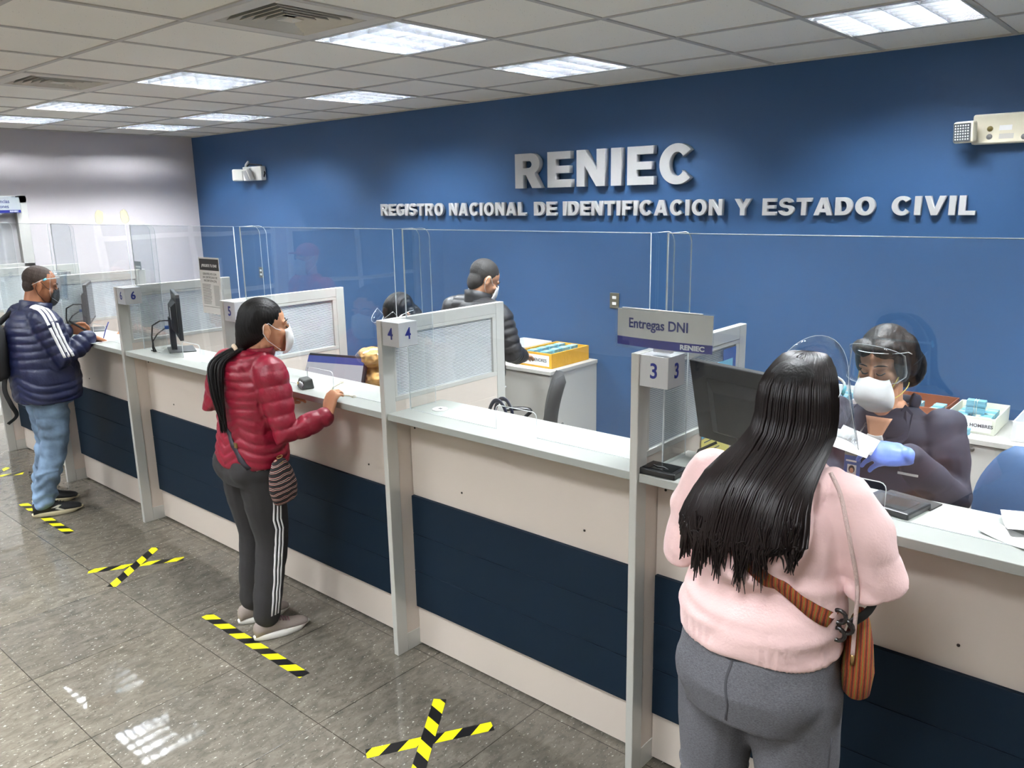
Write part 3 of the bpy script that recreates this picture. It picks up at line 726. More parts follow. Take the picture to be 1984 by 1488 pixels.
cross('yellow and black tape cross nearest the camera at the bottom edge', [(-2.125, 1.58), (-1.875, 1.995), (-2.155, 1.985), (-1.865, 1.575)])
cross('yellow and black tape cross between the man and the red jacketed woman', [(-4.515, 1.565), (-4.255, 1.985), (-4.53, 1.955), (-4.225, 1.565)])
cross('yellow and black tape cross at the far left edge of the floor', [(-6.90, 1.565), (-6.68, 1.96), (-6.93, 1.94), (-6.65, 1.565)])
# wall things
def outlet(label, x, z=1.26, w=.075, h=.11):
    t = thing('wall_outlet', label, 'outlet', (x, WALLY, z))
    MB().box(-w / 2, w / 2, -.008, 0, -h / 2, h / 2).build('plate', mat('outlet_plate', rgb(98, 94, 80), .4, metal=.3), t, bevel=.002)
    for dz in (-.02, .022): MB().box(-.016, .016, -.011, -.007, dz - .01, dz + .01).build('socket', M_white, t, bevel=.002)
outlet('dark outlet plate with two white sockets on the blue wall by the silver sign', -3.20)
outlet('pale outlet plate on the blue wall behind booth 5', -7.69)
t = thing('emergency_light', 'cream emergency light at the right edge of the blue wall', 'emergency light', (-.93, WALLY, 2.27))
MB().box(-.10, .42, -.06, 0, -.072, .072).build('casing', mat('cream_plastic', rgb(226, 220, 198), .4), t, bevel=.01, seg=3)
def lamp_head(t, x, rz, y=-.095):
    h = MB().box(-.052, .052, -.045, 0, -.052, .052).build('lamp_head', mat('cream_plastic', rgb(226, 220, 198), .4), t, (x, y, -.01), bevel=.012, seg=3, rot=(.1, 0, rz))
    MB().box(-.044, .044, -.049, -.044, -.044, .044).build('reflector', mat('lamp_reflector', rgb(120, 124, 128), .2, metal=.6), h, bevel=.004)
    d = MB()
    for i in range(6):
        for j in range(6): d.ell((-.032 + i * .013, -.051, -.032 + j * .013), (.004, .003, .004), n=8, m=5)
    d.build('led_dots', mat('led_clear', rgb(235, 238, 240), .15), h)
lamp_head(t, -.11, -.35); 
for x, z, c in ((-.02, .0, (120, 105, 60)), (-.02, -.038, (130, 130, 130)), (.13, -.045, (130, 130, 130))):
    MB().tube([(x, -.0600, z), (x, -.0612, z)], .0135, 16).build('screw_cap', mat('cap%d' % c[2], rgb(*c), .4, metal=.3), t)
MB().box(.02, .075, -.0608, -.06, -.01, .014).build('sticker', M_paper, t); MB().box(.022, .085, -.0608, -.06, -.05, -.026).build('sticker', mat('sticker_grey', rgb(190, 188, 180), .5), t)
t = thing('emergency_light', 'small white twin head emergency light on the left of the blue wall', 'emergency light', (-7.66, WALLY, 2.275))
MB().box(-.13, .21, -.06, 0, -.07, .07).build('casing', mat('white_casing', rgb(225, 225, 220), .4), t, bevel=.008)
h = MB().box(-.06, .06, -.05, 0, -.06, .06).build('lamp_head', mat('white_casing', rgb(225, 225, 220), .4), t, (.04, -.075, 0), bevel=.012, rot=(.35, 0, -.2))
MB().box(-.05, .05, -.055, -.048, -.05, .05).build('reflector', mat('lamp_reflector2', rgb(175, 178, 180), .3, metal=.3), h, bevel=.004)
h = MB().box(-.055, .055, -.05, 0, -.06, .06).build('lamp_head', mat('white_casing', rgb(225, 225, 220), .4), t, (-.20, -.07, -.01), bevel=.014, rot=(0, 0, .9))
MB().tube([(-.13, -.03, .03), (-.09, -.04, .09), (-.04, -.04, .12)], .012, 8).build('bracket', M_white, t)
MB().tube([(-.26, -.03, -.02), (-.22, -.05, -.04), (-.16, -.03, .05), (-.04, -.02, .10), (.15, -.01, .08), (.22, -.02, 0), (.2, -.03, -.05)], .007, 8).build('cable', M_cable, t)
for yy, lab in ((3.672, 'yellow glue stain on the left white wall, farther from the corner'), (3.933, 'yellow glue stain on the left white wall, nearer the corner')):
    m = MB(); m.ell((0, 0, 0), (.0012, .045, .075), n=14, m=8)
    for k in range(6): m.ell((0, random.uniform(-.03, .03), random.uniform(-.05, .05)), (.0018, .022, .028), n=10, m=6)
    tag(m.build('glue_stain', mat('glue_yellow', rgb(204, 198, 166), .6, noise_amt=.12, noise_scale=30), None, (LEFTX, yy, 1.865)), lab, 'stain')
# ---------------------------------------------------------------- people
from mathutils.bvhtree import BVHTree
V = Vector
M_skin = mat('skin_tan', rgb(206, 152, 118), .5, spec=.4, noise_amt=.05, noise_scale=30)
M_skin2 = mat('skin_brown', rgb(166, 110, 78), .5, spec=.4, noise_amt=.05, noise_scale=30)
M_hair = mat('black_hair', rgb(11, 9, 9), .5, spec=.2, noise_amt=.4, noise_scale=90, bump=.2, bump_scale=160, stretch=(1, 1, .06))
M_mask = mat('white_mask_fabric', rgb(240, 240, 240), .7, bump=.1, bump_scale=60)
M_wstripe = mat('white_stripe', rgb(235, 235, 238), .6)
M_clipb = mat('light_blue_clip', rgb(120, 205, 225), .35)

class Person:
    def __init__(s, label, origin, name='person'):
        s.O = V(origin); s.T = Matrix.Translation(-s.O)
        s.e = thing(name, label, 'person', s.O)
    def mesh(s, name, me, mats, parent=None, label=None):
        me.transform(s.T); me.name = name
        o = bpy.data.objects.new(name, me); COL.objects.link(o)
        me.materials.clear()
        for m in (mats if isinstance(mats, (list, tuple)) else [mats]): me.materials.append(m)
        o.parent = parent or s.e
        if label: o['label'] = label
        return o
    def hard(s, name, mb, mats, parent=None, label=None, bevel=0):
        o = s.mesh(name, mb.mesh(name), mats, parent, label)
        # keep per face materials from the builder
        o.data.polygons.foreach_set('material_index', mb.m); o.data.update()
        if bevel:
            b = o.modifiers.new('bevel', 'BEVEL'); b.width = bevel; b.segments = 2; b.limit_method = 'ANGLE'
        return o
    def soft(s, name, mb, mats, parent=None, label=None, keep=None, **kw):
        me = soft(mb, **kw)
        if keep is not None: keep.append(BVHTree.FromPolygons([v.co.copy() for v in me.vertices], [tuple(p.vertices) for p in me.polygons]))
        return s.mesh(name, me, mats, parent, label)

def lerp(a, b, t): return a + (b - a) * t
def spline(pts, n=8):
    P = [V(p) for p in pts]; P = [P[0] * 2 - P[1]] + P + [P[-1] * 2 - P[-2]]; out = []
    for i in range(1, len(P) - 2):
        for k in range(n):
            t = k / n; a, b, c, d = P[i - 1], P[i], P[i + 1], P[i + 2]
            out.append(.5 * ((2 * b) + (c - a) * t + (2 * a - 5 * b + 4 * c - d) * t * t + (3 * b - a - 3 * c + d) * t ** 3))
    out.append(P[-2]); return out
def limb(mb, pts, rad, n=16, ref=None):
    """rounded tapered chain"""
    pts = [V(p) for p in pts]
    rr = [(r, r) if not isinstance(r, tuple) else r for r in rad]
    a = (pts[0] - pts[1]).normalized(); b = (pts[-1] - pts[-2]).normalized(); P = []; Rr = []
    for k in (.97, .8, .5): P.append(pts[0] + a * max(rr[0]) * k * .9); q = math.sqrt(1 - k * k); Rr.append((rr[0][0] * q, rr[0][1] * q))
    P += pts; Rr += rr
    for k in (.5, .8, .97): P.append(pts[-1] + b * max(rr[-1]) * k * .9); q = math.sqrt(1 - k * k); Rr.append((rr[-1][0] * q, rr[-1][1] * q))
    mb.tube(P, Rr, n, ref=ref)
def torso(mb, sec, n=24):
    """sec: (x, y, z, half width, half depth, yaw)"""
    R = []
    for s in sec:
        x, y, z, a, b = s[:5]; yaw = s[5] if len(s) > 5 else 0; ring = []
        for i in range(n):
            t = 2 * PI * i / n; c, sn = math.cos(t), math.sin(t)
            px = a * math.copysign(abs(c) ** .85, c); py = b * math.copysign(abs(sn) ** .85, sn)
            ring.append(V((x + px * math.cos(yaw) - py * math.sin(yaw), y + px * math.sin(yaw) + py * math.cos(yaw), z)))
        R.append(ring)
    mb.rings(R)
def head_frame(c, yaw=0, pitch=0, roll=0, s=1.0):
    """local forward is +y; yaw turns left, pitch tips the nose up"""
    return Matrix.Translation(V(c)) @ Matrix.Rotation(yaw, 4, 'Z') @ Matrix.Rotation(pitch, 4, 'X') @ Matrix.Rotation(roll, 4, 'Y') @ Matrix.Scale(s, 4)
def sub(mb, F, build):
    t = MB(); build(t); o = len(mb.v); mb.v += [tuple(F @ V(p)) for p in t.v]
    for f, m, s in zip(t.f, t.m, t.s): mb.f.append(tuple(i + o for i in f)); mb.m.append(m); mb.s.append(s)
def head_blobs(t, male=False):
    w = 1.04 if male else 1.0
    t.ell((0, -.012, .030), (.074 * w, .093, .083)); t.ell((0, .026, -.026), (.061 * w, .060, .082)); t.ell((0, .038, -.078), (.043 * w, .042, .034))
    t.ell((0, .070, -.098), (.020, .018, .016))
    t.tube([(0, .078, .018), (0, .094, -.010), (0, .104, -.030)], [.007, .009, .0115], 10); t.ell((0, .094, -.033), (.017, .012, .009))
    for s in (-1, 1):
        t.ell((s * .040, .052, -.022), (.024, .026, .020)); t.ell((s * .026, .072, .020), (.026, .014, .010))
        t.ell((s * .076 * w, -.012, -.012), (.007, .018, .031), rot=(0.15, 0, s * -.25)); t.ell((s * .081 * w, -.016, .008), (.006, .014, .014)); t.ell((s * .077 * w, -.006, -.036), (.006, .008, .009))
    t.ell((0, .082, -.064), (.024, .012, .008)); t.ell((0, .080, -.074), (.020, .012, .008))
def hand(mb, W, D, N, T_, curl=(.25, .35, .25), L=1.0, thumb=(.6, .3), spread=.06, r=1.0, curls=None):
    """W wrist, D finger direction, N palm side, T_ thumb side"""
    W, D, N, T_ = V(W), V(D).normalized(), V(N).normalized(), V(T_).normalized()
    limb(mb, [W - D * .015, W + D * .02, W + D * .055, W + D * .080], [(.026 * r, .018 * r), (.034 * r, .016 * r), (.040 * r, .014 * r), (.038 * r, .011 * r)], 14, ref=T_)
    for k, (off, ln) in enumerate(((.030, .070), (.010, .079), (-.010, .074), (-.029, .058))):
        c = curls[k] if curls else curl
        p = W + D * (.080 - abs(k - 1.2) * .004) + T_ * off * r; d = (D + T_ * spread * (1.5 - k)).normalized(); pts = [p - D * .01, p]; a = 0
        for j, f in enumerate((.46, .31, .23)):
            a += c[j]; dd = (d * math.cos(a) + N * math.sin(a)).normalized(); pts.append(pts[-1] + dd * ln * L * f)
        limb(mb, pts, [.0090 * r, .0090 * r, .0084 * r, .0076 * r, .0064 * r], 10)
    p = W + D * .022 + T_ * .026 * r; d1 = (T_ * thumb[0] + D * .8 + N * .25).normalized(); q = p + d1 * .042 * L; d2 = (D + T_ * thumb[1] * .6 + N * .3).normalized()
    limb(mb, [p - d1 * .01, p, q, q + d2 * .030 * L, q + d2 * .048 * L], [.012 * r, .0125 * r, .0105 * r, .0095 * r, .0075 * r], 10)
def body(P, H, hf, neck, sh, hp, legs, arms, hands=(), male=False, skin=None, vox=.005, sec=None):
    """the continuous skin under the clothes"""
    m = MB(); sub(m, hf, lambda t: head_blobs(t, male))
    hc = hf @ V((0, -.025, -.05)); limb(m, [hc, V(neck)], [.052 if male else .046, .058 if male else .05], 16)
    torso(m, sec)
    for a in arms: limb(m, a[0], a[1], 14)
    for l in legs: limb(m, l[0], l[1], 14)
    for h in hands: hand(m, **h)
    return P.soft('body', m, skin or M_skin, voxel=vox, smooth=3)

def seg_param(co, segs):
    """nearest of the segments: (distance, path length to the foot, index)"""
    best = None; s0 = 0
    for k, (a, b) in enumerate(segs):
        a = np.array(a, 'f'); b = np.array(b, 'f'); d = b - a; L = np.linalg.norm(d)
        t = np.clip(((co - a) @ d) / (L * L), 0, 1); q = a + t[:, None] * d; dist = np.linalg.norm(co - q, axis=1)
        s = s0 + t * L
        if best is None: best = [dist, s, np.zeros(len(co), int)]
        else:
            m = dist < best[0]; best[0] = np.where(m, dist, best[0]); best[1] = np.where(m, s, best[1]); best[2] = np.where(m, k, best[2])
        s0 += L
    return best
def wob(co, f=9.0, seed=0):
    x, y, z = co[:, 0] * f + seed, co[:, 1] * f + seed * 1.7, co[:, 2] * f - seed
    return (np.sin(x + 1.3 * np.sin(y * .9 + z * .4)) + np.sin(y * 1.3 + 1.1 * np.sin(z * 1.1 + x * .5)) + np.sin(z * 1.7 + 1.2 * np.sin(x * 1.2 - y * .6))) / 3
def puff(pitch, amp, arms, torso_c, chevron=0.0, lim=.085, wr=.004, tpitch=None, zc=None):
    """quilted channels: across the sleeves, around the trunk"""
    def f(co, no):
        out = np.zeros(len(co)); ta = np.full(len(co), 9.0); sa = np.zeros(len(co))
        for arm in arms:
            segs = [(arm[i], arm[i + 1]) for i in range(len(arm) - 1)]; d, s, _ = seg_param(co, segs)
            m = d < ta; ta = np.where(m, d, ta); sa = np.where(m, s, sa)
        w = wob(co, 14, 1.0)
        z = co[:, 2]; x = co[:, 0] - torso_c[0]
        chev = chevron * np.abs(np.abs(x) - .09) * (np.clip((zc - z) * 8, 0, 1) if zc else 1)
        st = (z + chev + .006 * w) / (tpitch or pitch); sm = (sa + .005 * w) / pitch
        isarm = ta < lim
        s = np.where(isarm, sm, st)
        out = amp * (np.abs(np.sin(PI * s)) ** .55 - .75)
        out += wr * wob(co, 38, 3.0) * (.4 + .6 * np.abs(np.cos(PI * s)))
        return out
    return f
def folds(amp, f=16, stretch=(1, 1, 2.2), seed=2, extra=None):
    def g(co, no):
        c = co * np.array(stretch); a = wob(c, f, seed); b = wob(c, f * 2.1, seed + 3)
        d = amp * (np.abs(a) * 1.2 - .5) + amp * .4 * b
        if extra is not None: d = d + extra(co, no)
        return d
    return g
def ribbon(bvh, path, width, inward, off=.003, thick=.0015, mb=None, across=None, mi=0):
    """a strip lying on a surface: path of points near it, inward(p) the way to it"""
    mb = mb or MB(); P = [V(p) for p in path]; R = []
    for k, p in enumerate(P):
        t = (P[min(k + 1, len(P) - 1)] - P[max(k - 1, 0)]).normalized(); w = V(inward(p)).normalized()
        a = V(across(p)) if across else t.cross(w); a.normalize(); row = []
        for s in (-1, 0, 1):
            q = p + a * (width / 2 * s) - w * .3; h = bvh.ray_cast(q, w, .8)
            row.append(h[0] if h[0] is not None else p + a * (width / 2 * s))
        ring = [q - w * off for q in row] + [q - w * (off - thick - .002) for q in reversed(row)]
        R.append(ring)
    mb.rings(R, mi, True); return mb
def shoe(P, heel, toe, mu, ms, w=.088, h=.085, label=None, laces=None, sole_h=.024, extra=None):
    heel, toe = V(heel), V(toe); d = (toe - heel); L = d.length; d.normalize(); n = V((-d.y, d.x, 0))
    def pt(t, s, z): return heel + d * (t * L) + n * s + V((0, 0, z))
    R = []; S_ = []
    for t, ww, hh, zo in ((.0, .55, .70, 0), (.04, .68, .88, 0), (.14, .76, 1.0, 0), (.28, .78, .98, 0), (.42, .82, .84, 0), (.56, .92, .66, 0), (.70, 1.0, .54, 0), (.84, .94, .46, .0), (.94, .70, .36, .0), (.99, .35, .25, 0)):
        ring = []
        for i in range(14):
            a = 2 * PI * i / 14; c, s = math.cos(a), math.sin(a)
            ring.append(pt(t, w / 2 * ww * c * (1 if s < 0 else (1 - .25 * s)), sole_h * .6 + h * hh * (.5 + .5 * s)))
        R.append(ring)
    m = MB(); m.rings(R); o = P.hard('shoe', m, mu, None, label)
    m = MB(); R = []
    out = []
    for k in range(28):
        a = 2 * PI * k / 28; t = .5 + .52 * math.cos(a); wv = (.40 + .10 * math.sin(min(max((t - .1) / .9, 0), 1) * PI)) * w * (1.0 + .25 * max(0, t - .4)); out.append((t, math.sin(a) * wv))
    for z, k in ((0.0, .94), (.004, 1.0), (sole_h, 1.03), (sole_h + .004, .96)): R.append([pt(.5 + (t - .5) * k, s * k, z + (.010 if t > .9 and z < .01 else 0)) for t, s in out])
    m.rings(R); P.hard('sole', m, ms, o)
    if laces:
        m = MB()
        for k in range(5):
            t = .40 + k * .055; z = sole_h * .6 + h * (.86 - .065 * k) ; m.tube([pt(t, -.022, z - .006), pt(t + .012, 0, z + .004), pt(t, .022, z - .006)], .0028, 6)
        P.hard('laces', m, laces, o)
    if extra: extra(o, pt)
    return o
def face_mask(P, hf, kind='flat', m_=None):
    """mask shell over nose, mouth and chin plus ear loops, in the head frame"""
    m = MB(); R = []
    rows = 9; cols = 15
    for j in range(rows):
        v = j / (rows - 1); z = lerp(-.008, -.116, v)
        bulge = math.sin(PI * min(v * 1.05, 1)) ; ring = []
        for i in range(cols):
            u = -1 + 2 * i / (cols - 1)
            half = lerp(.052, .056, math.sin(PI * v)) if kind == 'flat' else .060 * (.72 + .36 * math.sin(PI * min(max(v * .9 + .08, 0), 1)))
            x = half * math.sin(u * 1.35) / math.sin(1.35)
            y = .062 + .052 * math.cos(u * 1.42) ** .8 * (.72 + .38 * bulge) - .012 * (v > .9)
            if kind == 'cup': y = .052 + .078 * max(math.cos(u * 1.45), 0) ** .6 * (.55 + .5 * bulge)
            pl = .0016 * math.sin(v * PI * 8) if kind == 'flat' else 0
            ring.append(hf @ V((x, y + pl, z + (.020 * (1 - abs(u)) ** 1.5 if v < .3 else 0) * (1 - v / .3 if v < .3 else 0) )))
        R.append(ring)
    n = cols; vs = [p for r in R for p in r]; c = hf @ V((0, 0, -.05)); vs2 = [p + (c - p).normalized() * .0025 for p in vs]
    fs = []
    for j in range(rows - 1):
        for i in range(n - 1):
            a = j * n + i; fs.append((a, a + 1, a + n + 1, a + n)); b = a + rows * n; fs.append((b, b + n, b + n + 1, b + 1))
    edge = [(0, i) for i in range(n)] + [(j, n - 1) for j in range(1, rows)] + [(rows - 1, i) for i in range(n - 2, -1, -1)] + [(j, 0) for j in range(rows - 2, 0, -1)]
    for k in range(len(edge)):
        a = edge[k][0] * n + edge[k][1]; e2 = edge[(k + 1) % len(edge)]; b = e2[0] * n + e2[1]; fs.append((a, b, b + rows * n, a + rows * n))
    m.add(vs + vs2, fs, 0, True)
    o = P.hard('face_mask', m, m_ or M_mask)
    l = MB()
    for s in (-1, 1):
        l = MB()
        if kind == 'flat':
            l.tube([hf @ V(p) for p in ((s * .052, .072, -.018), (s * .064, .03, -.004), (s * .080, -.004, .022), (s * .085, -.026, .012), (s * .084, -.028, -.02), (s * .076, -.008, -.052), (s * .058, .05, -.098))], .0016, 6)
        else:
            l.tube(spline([hf @ V(p) for p in ((s * .056, .068, -.035), (s * .066, .03, -.005), (s * .075, -.02, .040), (s * .066, -.062, .062), (s * .035, -.104, .068))], 5), (.0020), 6)
            l2 = MB(); l2.tube(spline([hf @ V(p) for p in ((s * .048, .062, -.080), (s * .056, .02, -.080), (s * .058, -.03, -.072), (s * .04, -.07, -.06))], 5), .0018, 6); P.hard('strap', l2, mat('yellow_elastic', rgb(226, 208, 110), .6), o)
        P.hard('strap', l, m_ or (M_mask if kind == 'flat' else mat('yellow_elastic', rgb(226, 208, 110), .6)), o)
    return o
def brow_eye(P, hf, lid=.0, skin=None, dark=None):
    dk = dark or mat('eye_dark', rgb(20, 12, 10), .3); b = MB(); e = MB()
    for s in (-1, 1):
        b.tube([hf @ V(p) for p in ((s * .012, .0870, .0265), (s * .026, .0868, .0315), (s * .042, .078, .029), (s * .050, .068, .022))], [.0016, .0026, .0024, .0012], 6)
        e.tube([hf @ V(p) for p in ((s * .014, .083, .000), (s * .022, .0865, -.003), (s * .032, .085, -.0035), (s * .043, .0755, .001))], [.0016, .0028, .0028, .0016], 6)
    P.hard('eyebrows', b, mat('brow_hair', rgb(26, 18, 16), .7)); P.hard('eyelashes', e, dk)
def hair_cap(hf, lift=0, back=1, m=None, low=-.02):
    m = m or MB()
    def b(t):
        t.ell((0, -.024, .042 + lift), (.081, .097, .086)); t.ell((0, -.052, low), (.066, .052, .078))
    sub(m, hf, b); return m
def shield(P, hf, tilt=0.0, z0=-.13, z1=.10, rad=.105, yo=.02, ang=1.35, clip=True, flare=.12, dome=0.0, hb=.0032):
    m = MB(); R = []; nn = 16
    for j in range(7):
        v = j / 6; z = lerp(z1, z0, v); r = rad * (1 + flare * v); row = []
        cut = max(0, (v - .72) / .28); A = ang * (1 - .28 * cut ** 2)
        for i in range(nn + 1):
            a = lerp(-A, A, i / nn); zz = z - dome * (1 - v) * (a / A) ** 2; row.append(hf @ V((r * math.sin(a) * .95, yo + (r + .02) * math.cos(a) + tilt * (zz - .03), zz)))
        R.append(row)
    n = nn + 1; vs = [p for r in R for p in r]; fs = [(j * n + i, j * n + i + 1, (j + 1) * n + i + 1, (j + 1) * n + i) for j in range(6) for i in range(nn)]
    m.add(vs, fs, 0, True)
    o = P.hard('face_shield', m, M_film)
    sm = o.modifiers.new('t', 'SOLIDIFY'); sm.thickness = .0006
    e = MB(); e.tube(R[0] + [r[-1] for r in R[1:]] + R[-1][::-1][1:] + [r[0] for r in R[::-1]][1:-1], .0007, 6, closed=True); P.hard('rim', e, M_edge, o)
    f = MB(); f.tube([hf @ V((.092 * math.sin(a), .008 + .100 * math.cos(a), .042 + .006 * math.cos(a))) for a in np.linspace(-1.45, 1.45, 15)], hb, 8)
    for s in (-1, 1): f.tube([hf @ V(p) for p in ((s * .090, .02, .042), (s * .087, -.02, .025), (s * .084, -.05, .008))], .0016, 6)
    P.hard('headband', f, M_edge, o)
    if clip:
        c = MB()
        for s in (-1, 1): c.tube([hf @ V((s * .092, .030, .046)), hf @ V((s * .092, .012, .034))], [(.007, .003), (.006, .003)], 8)
        P.hard('clips', c, M_clipb, o)
    return o
# ---------------------------------------------------------------- woman in the red quilted jacket
M_red = mat('burgundy_nylon', rgb(128, 15, 40), .42, spec=.45, noise_amt=.08, noise_scale=14, bump=.25, bump_scale=45)
M_track = mat('charcoal_tracksuit', rgb(33, 31, 32), .85, noise_amt=.12, noise_scale=120)
P = Person('person seen from behind in a burgundy quilted jacket, white mask and black ponytail', (-3.20, 1.86, 0))
hf = head_frame((-3.10, 1.925, 1.452), -.38, -.06, 0, 1.0)
shR, shL = (-3.00, 1.865, 1.272), (-3.31, 1.855, 1.272)
elR, elL = (-2.935, 1.875, 1.005), (-3.45, 1.83, 1.085)
wrR, wrL = (-2.862, 2.040, 1.062), (-3.27, 2.03, 1.07)
arms_j = [[shR, elR, wrR], [shL, elL, wrL]]
legR = [(-3.11, 1.85, .86), (-3.12, 1.87, .46), (-3.125, 1.815, .09)]; legL = [(-3.24, 1.85, .86), (-3.28, 1.885, .46), (-3.315, 1.86, .09)]
body(P, 1.57, hf, (-3.135, 1.87, 1.30), None, None, legs=[(legR, [.075, .05, .034]), (legL, [.075, .05, .034])], arms=[([shR, elR, wrR], [.042, .034, .022]), ([shL, elL, wrL], [.042, .034, .022])],
     hands=[dict(W=(-2.862, 2.045, 1.066), D=(-.04, .32, .82), N=(-.12, .9, -.4), T_=(-.95, .0, .0), curl=(.50, .75, .5), L=.92, spread=.03), dict(W=wrL, D=(.3, .9, .1), N=(0, 0, -1), T_=(1, 0, 0))],
     sec=[(-3.17, 1.85, .80, .13, .09), (-3.17, 1.85, .95, .12, .085), (-3.16, 1.86, 1.1, .12, .085), (-3.155, 1.86, 1.24, .15, .08), (-3.14, 1.87, 1.31, .06, .05)], vox=.0042)
# trousers
m = MB()
torso(m, [(-3.17, 1.845, .76, .165, .125), (-3.17, 1.84, .82, .172, .135), (-3.17, 1.845, .90, .155, .12), (-3.17, 1.85, .96, .14, .11)])
limb(m, [(-3.10, 1.84, .82), (-3.105, 1.85, .65), (-3.115, 1.872, .46), (-3.12, 1.835, .25), (-3.125, 1.815, .11)], [.105, .095, .074, .067, .062])
limb(m, [(-3.245, 1.84, .82), (-3.26, 1.855, .65), (-3.283, 1.887, .46), (-3.305, 1.87, .25), (-3.315, 1.862, .11)], [.105, .095, .074, .067, .062])
m.ell((-3.11, 1.77, .84), (.085, .07, .09)); m.ell((-3.24, 1.77, .84), (.085, .07, .09))
kp = []
tro = P.soft('trousers', m, M_track, voxel=.007, smooth=6, keep=kp, disp=folds(.004, 13, (1, 1, 1.6)))
m = MB()
for off in (-.017, 0, .017):
    path = [(-3.0, 1.85 + off, z) for z in np.linspace(.87, .60, 8)] + [(-3.0, 1.862 + off - (0.46 - z) * .12 * (z < .46), z) for z in np.linspace(.55, .13, 12)]
    ribbon(kp[0], path, .0085, lambda p: (-1, 0, 0), .0015, .0012, m, across=lambda p: (0, 1, 0))
P.hard('side_stripes', m, M_wstripe, tro)
# jacket
m = MB()
torso(m, [(-3.17, 1.845, .845, .175, .140), (-3.17, 1.845, .90, .178, .142), (-3.168, 1.85, 1.0, .165, .130), (-3.163, 1.855, 1.10, .165, .130), (-3.158, 1.858, 1.20, .175, .125), (-3.155, 1.862, 1.27, .165, .110), (-3.145, 1.87, 1.325, .10, .085), (-3.14, 1.875, 1.36, .072, .070)])
limb(m, [shR, lerp(V(shR), V(elR), .5), elR, lerp(V(elR), V(wrR), .5), (-2.866, 2.030, 1.058)], [.074, .068, .062, .053, .043])
limb(m, [(-3.15, 1.865, 1.30), shR], [.06, .072]); limb(m, [(-3.15, 1.865, 1.30), shL], [.06, .072])
limb(m, [shL, lerp(V(shL), V(elL), .5), elL, lerp(V(elL), V(wrL), .5), wrL], [.078, .070, .064, .056, .044])
# hood folded on the back
limb(m, [(-3.04, 1.86, 1.325), (-3.075, 1.805, 1.300), (-3.14, 1.785, 1.28), (-3.205, 1.80, 1.300), (-3.235, 1.85, 1.325)], [.032, .040, .045, .040, .032])
m.ell((-3.14, 1.765, 1.24), (.085, .038, .085)); m.ell((-3.14, 1.75, 1.17), (.045, .028, .06))
kj = []
jk = P.soft('jacket', m, M_red, voxel=.0062, smooth=5, keep=kj, disp=puff(.062, .0075, arms_j, (-3.165, 1.85), .55, .083, .003, .040, 1.13))
# collar
m = MB(); R = []
for z, k in ((1.335, 1.0), (1.375, 1.06), (1.395, 1.10), (1.395, .98), (1.36, .92)):
    R.append([V((-3.125 + .066 * k * math.cos(a), 1.892 + .068 * k * math.sin(a) + (z - 1.335) * .3, z + .022 * max(0, math.sin(a)) - .03)) for a in np.linspace(0, 2 * PI, 24, endpoint=False)])
m.rings(R, caps=False); P.hard('collar', m, M_red, jk)
# shirt hem
m = MB(); torso(m, [(-3.17, 1.845, .815, .166, .133), (-3.17, 1.845, .85, .166, .133)]); P.hard('shirt_hem', m, mat('pale_pink_shirt', rgb(228, 200, 190), .8))
# hair, ponytail
m = hair_cap(hf, .0, low=-.01)
sub(m, hf, lambda t: limb(t, [(0, -.045, .03), (0, -.065, -.02), (0, -.085, -.055), (-.005, -.108, -.088)], [.078, .070, .052, .024]))
P.soft('hair', m, M_hair, voxel=.0045, smooth=14, disp=lambda co, no: .0012 * np.sin(co[:, 0] * 700 + co[:, 2] * 60) * np.sin(co[:, 1] * 330))
tb = hf @ V((-.005, -.10, -.088))
m = MB(); path = spline([tb, tb + V((-.012, -.035, -.012)), (-3.165, 1.712, 1.31), (-3.145, 1.690, 1.20), (-3.13, 1.695, 1.09), (-3.125, 1.695, 1.0)], 6)
for k in range(46):
    a = random.random() * 2 * PI; r = random.random() ** .5; pts = []; rad = []; L_ = len(path); cut = random.uniform(.78, 1)
    for j, p in enumerate(path[:int(L_ * cut)]):
        t = j / (L_ - 1); w_ = .018 + .028 * math.sin(PI * min(t * 1.25, 1)) * (1 - .3 * t); pts.append(p + V((math.cos(a + t) * r * w_, math.sin(a + t) * r * w_ * .7, 0))); rad.append(lerp(.0065, .0035, t))
    rad[-1] = .0006; m.tube(pts, rad, 6)
pt_ = P.hard('ponytail', m, M_hair)
m = MB(); m.lathe([(.020, .022), (.027, .026), (.027, .036), (.020, .040)], (0, 0, 0), 20); tt = MB()
for v in m.v: pass
Rm = Matrix.Translation(tb) @ V((-.012, -.035, -.012)).to_track_quat('Z', 'Y').to_matrix().to_4x4()
m.v = [tuple(Rm @ V(v)) for v in m.v]; P.hard('hair_tie', m, mat('cream_scrunchie', rgb(222, 200, 175), .8), pt_)
brow_eye(P, hf); face_mask(P, hf, 'flat')
# shoes
M_shg = mat('grey_mesh_trainer', rgb(140, 128, 122), .8, noise_amt=.1, noise_scale=200); M_solew = mat('white_sole', rgb(225, 222, 216), .5); M_lace = mat('mauve_lace', rgb(130, 92, 100), .7)
shoe(P, (-3.140, 1.755, 0), (-3.085, 2.005, 0), M_shg, M_solew, laces=M_lace); shoe(P, (-3.335, 1.79, 0), (-3.28, 2.03, 0), M_shg, M_solew, laces=M_lace)
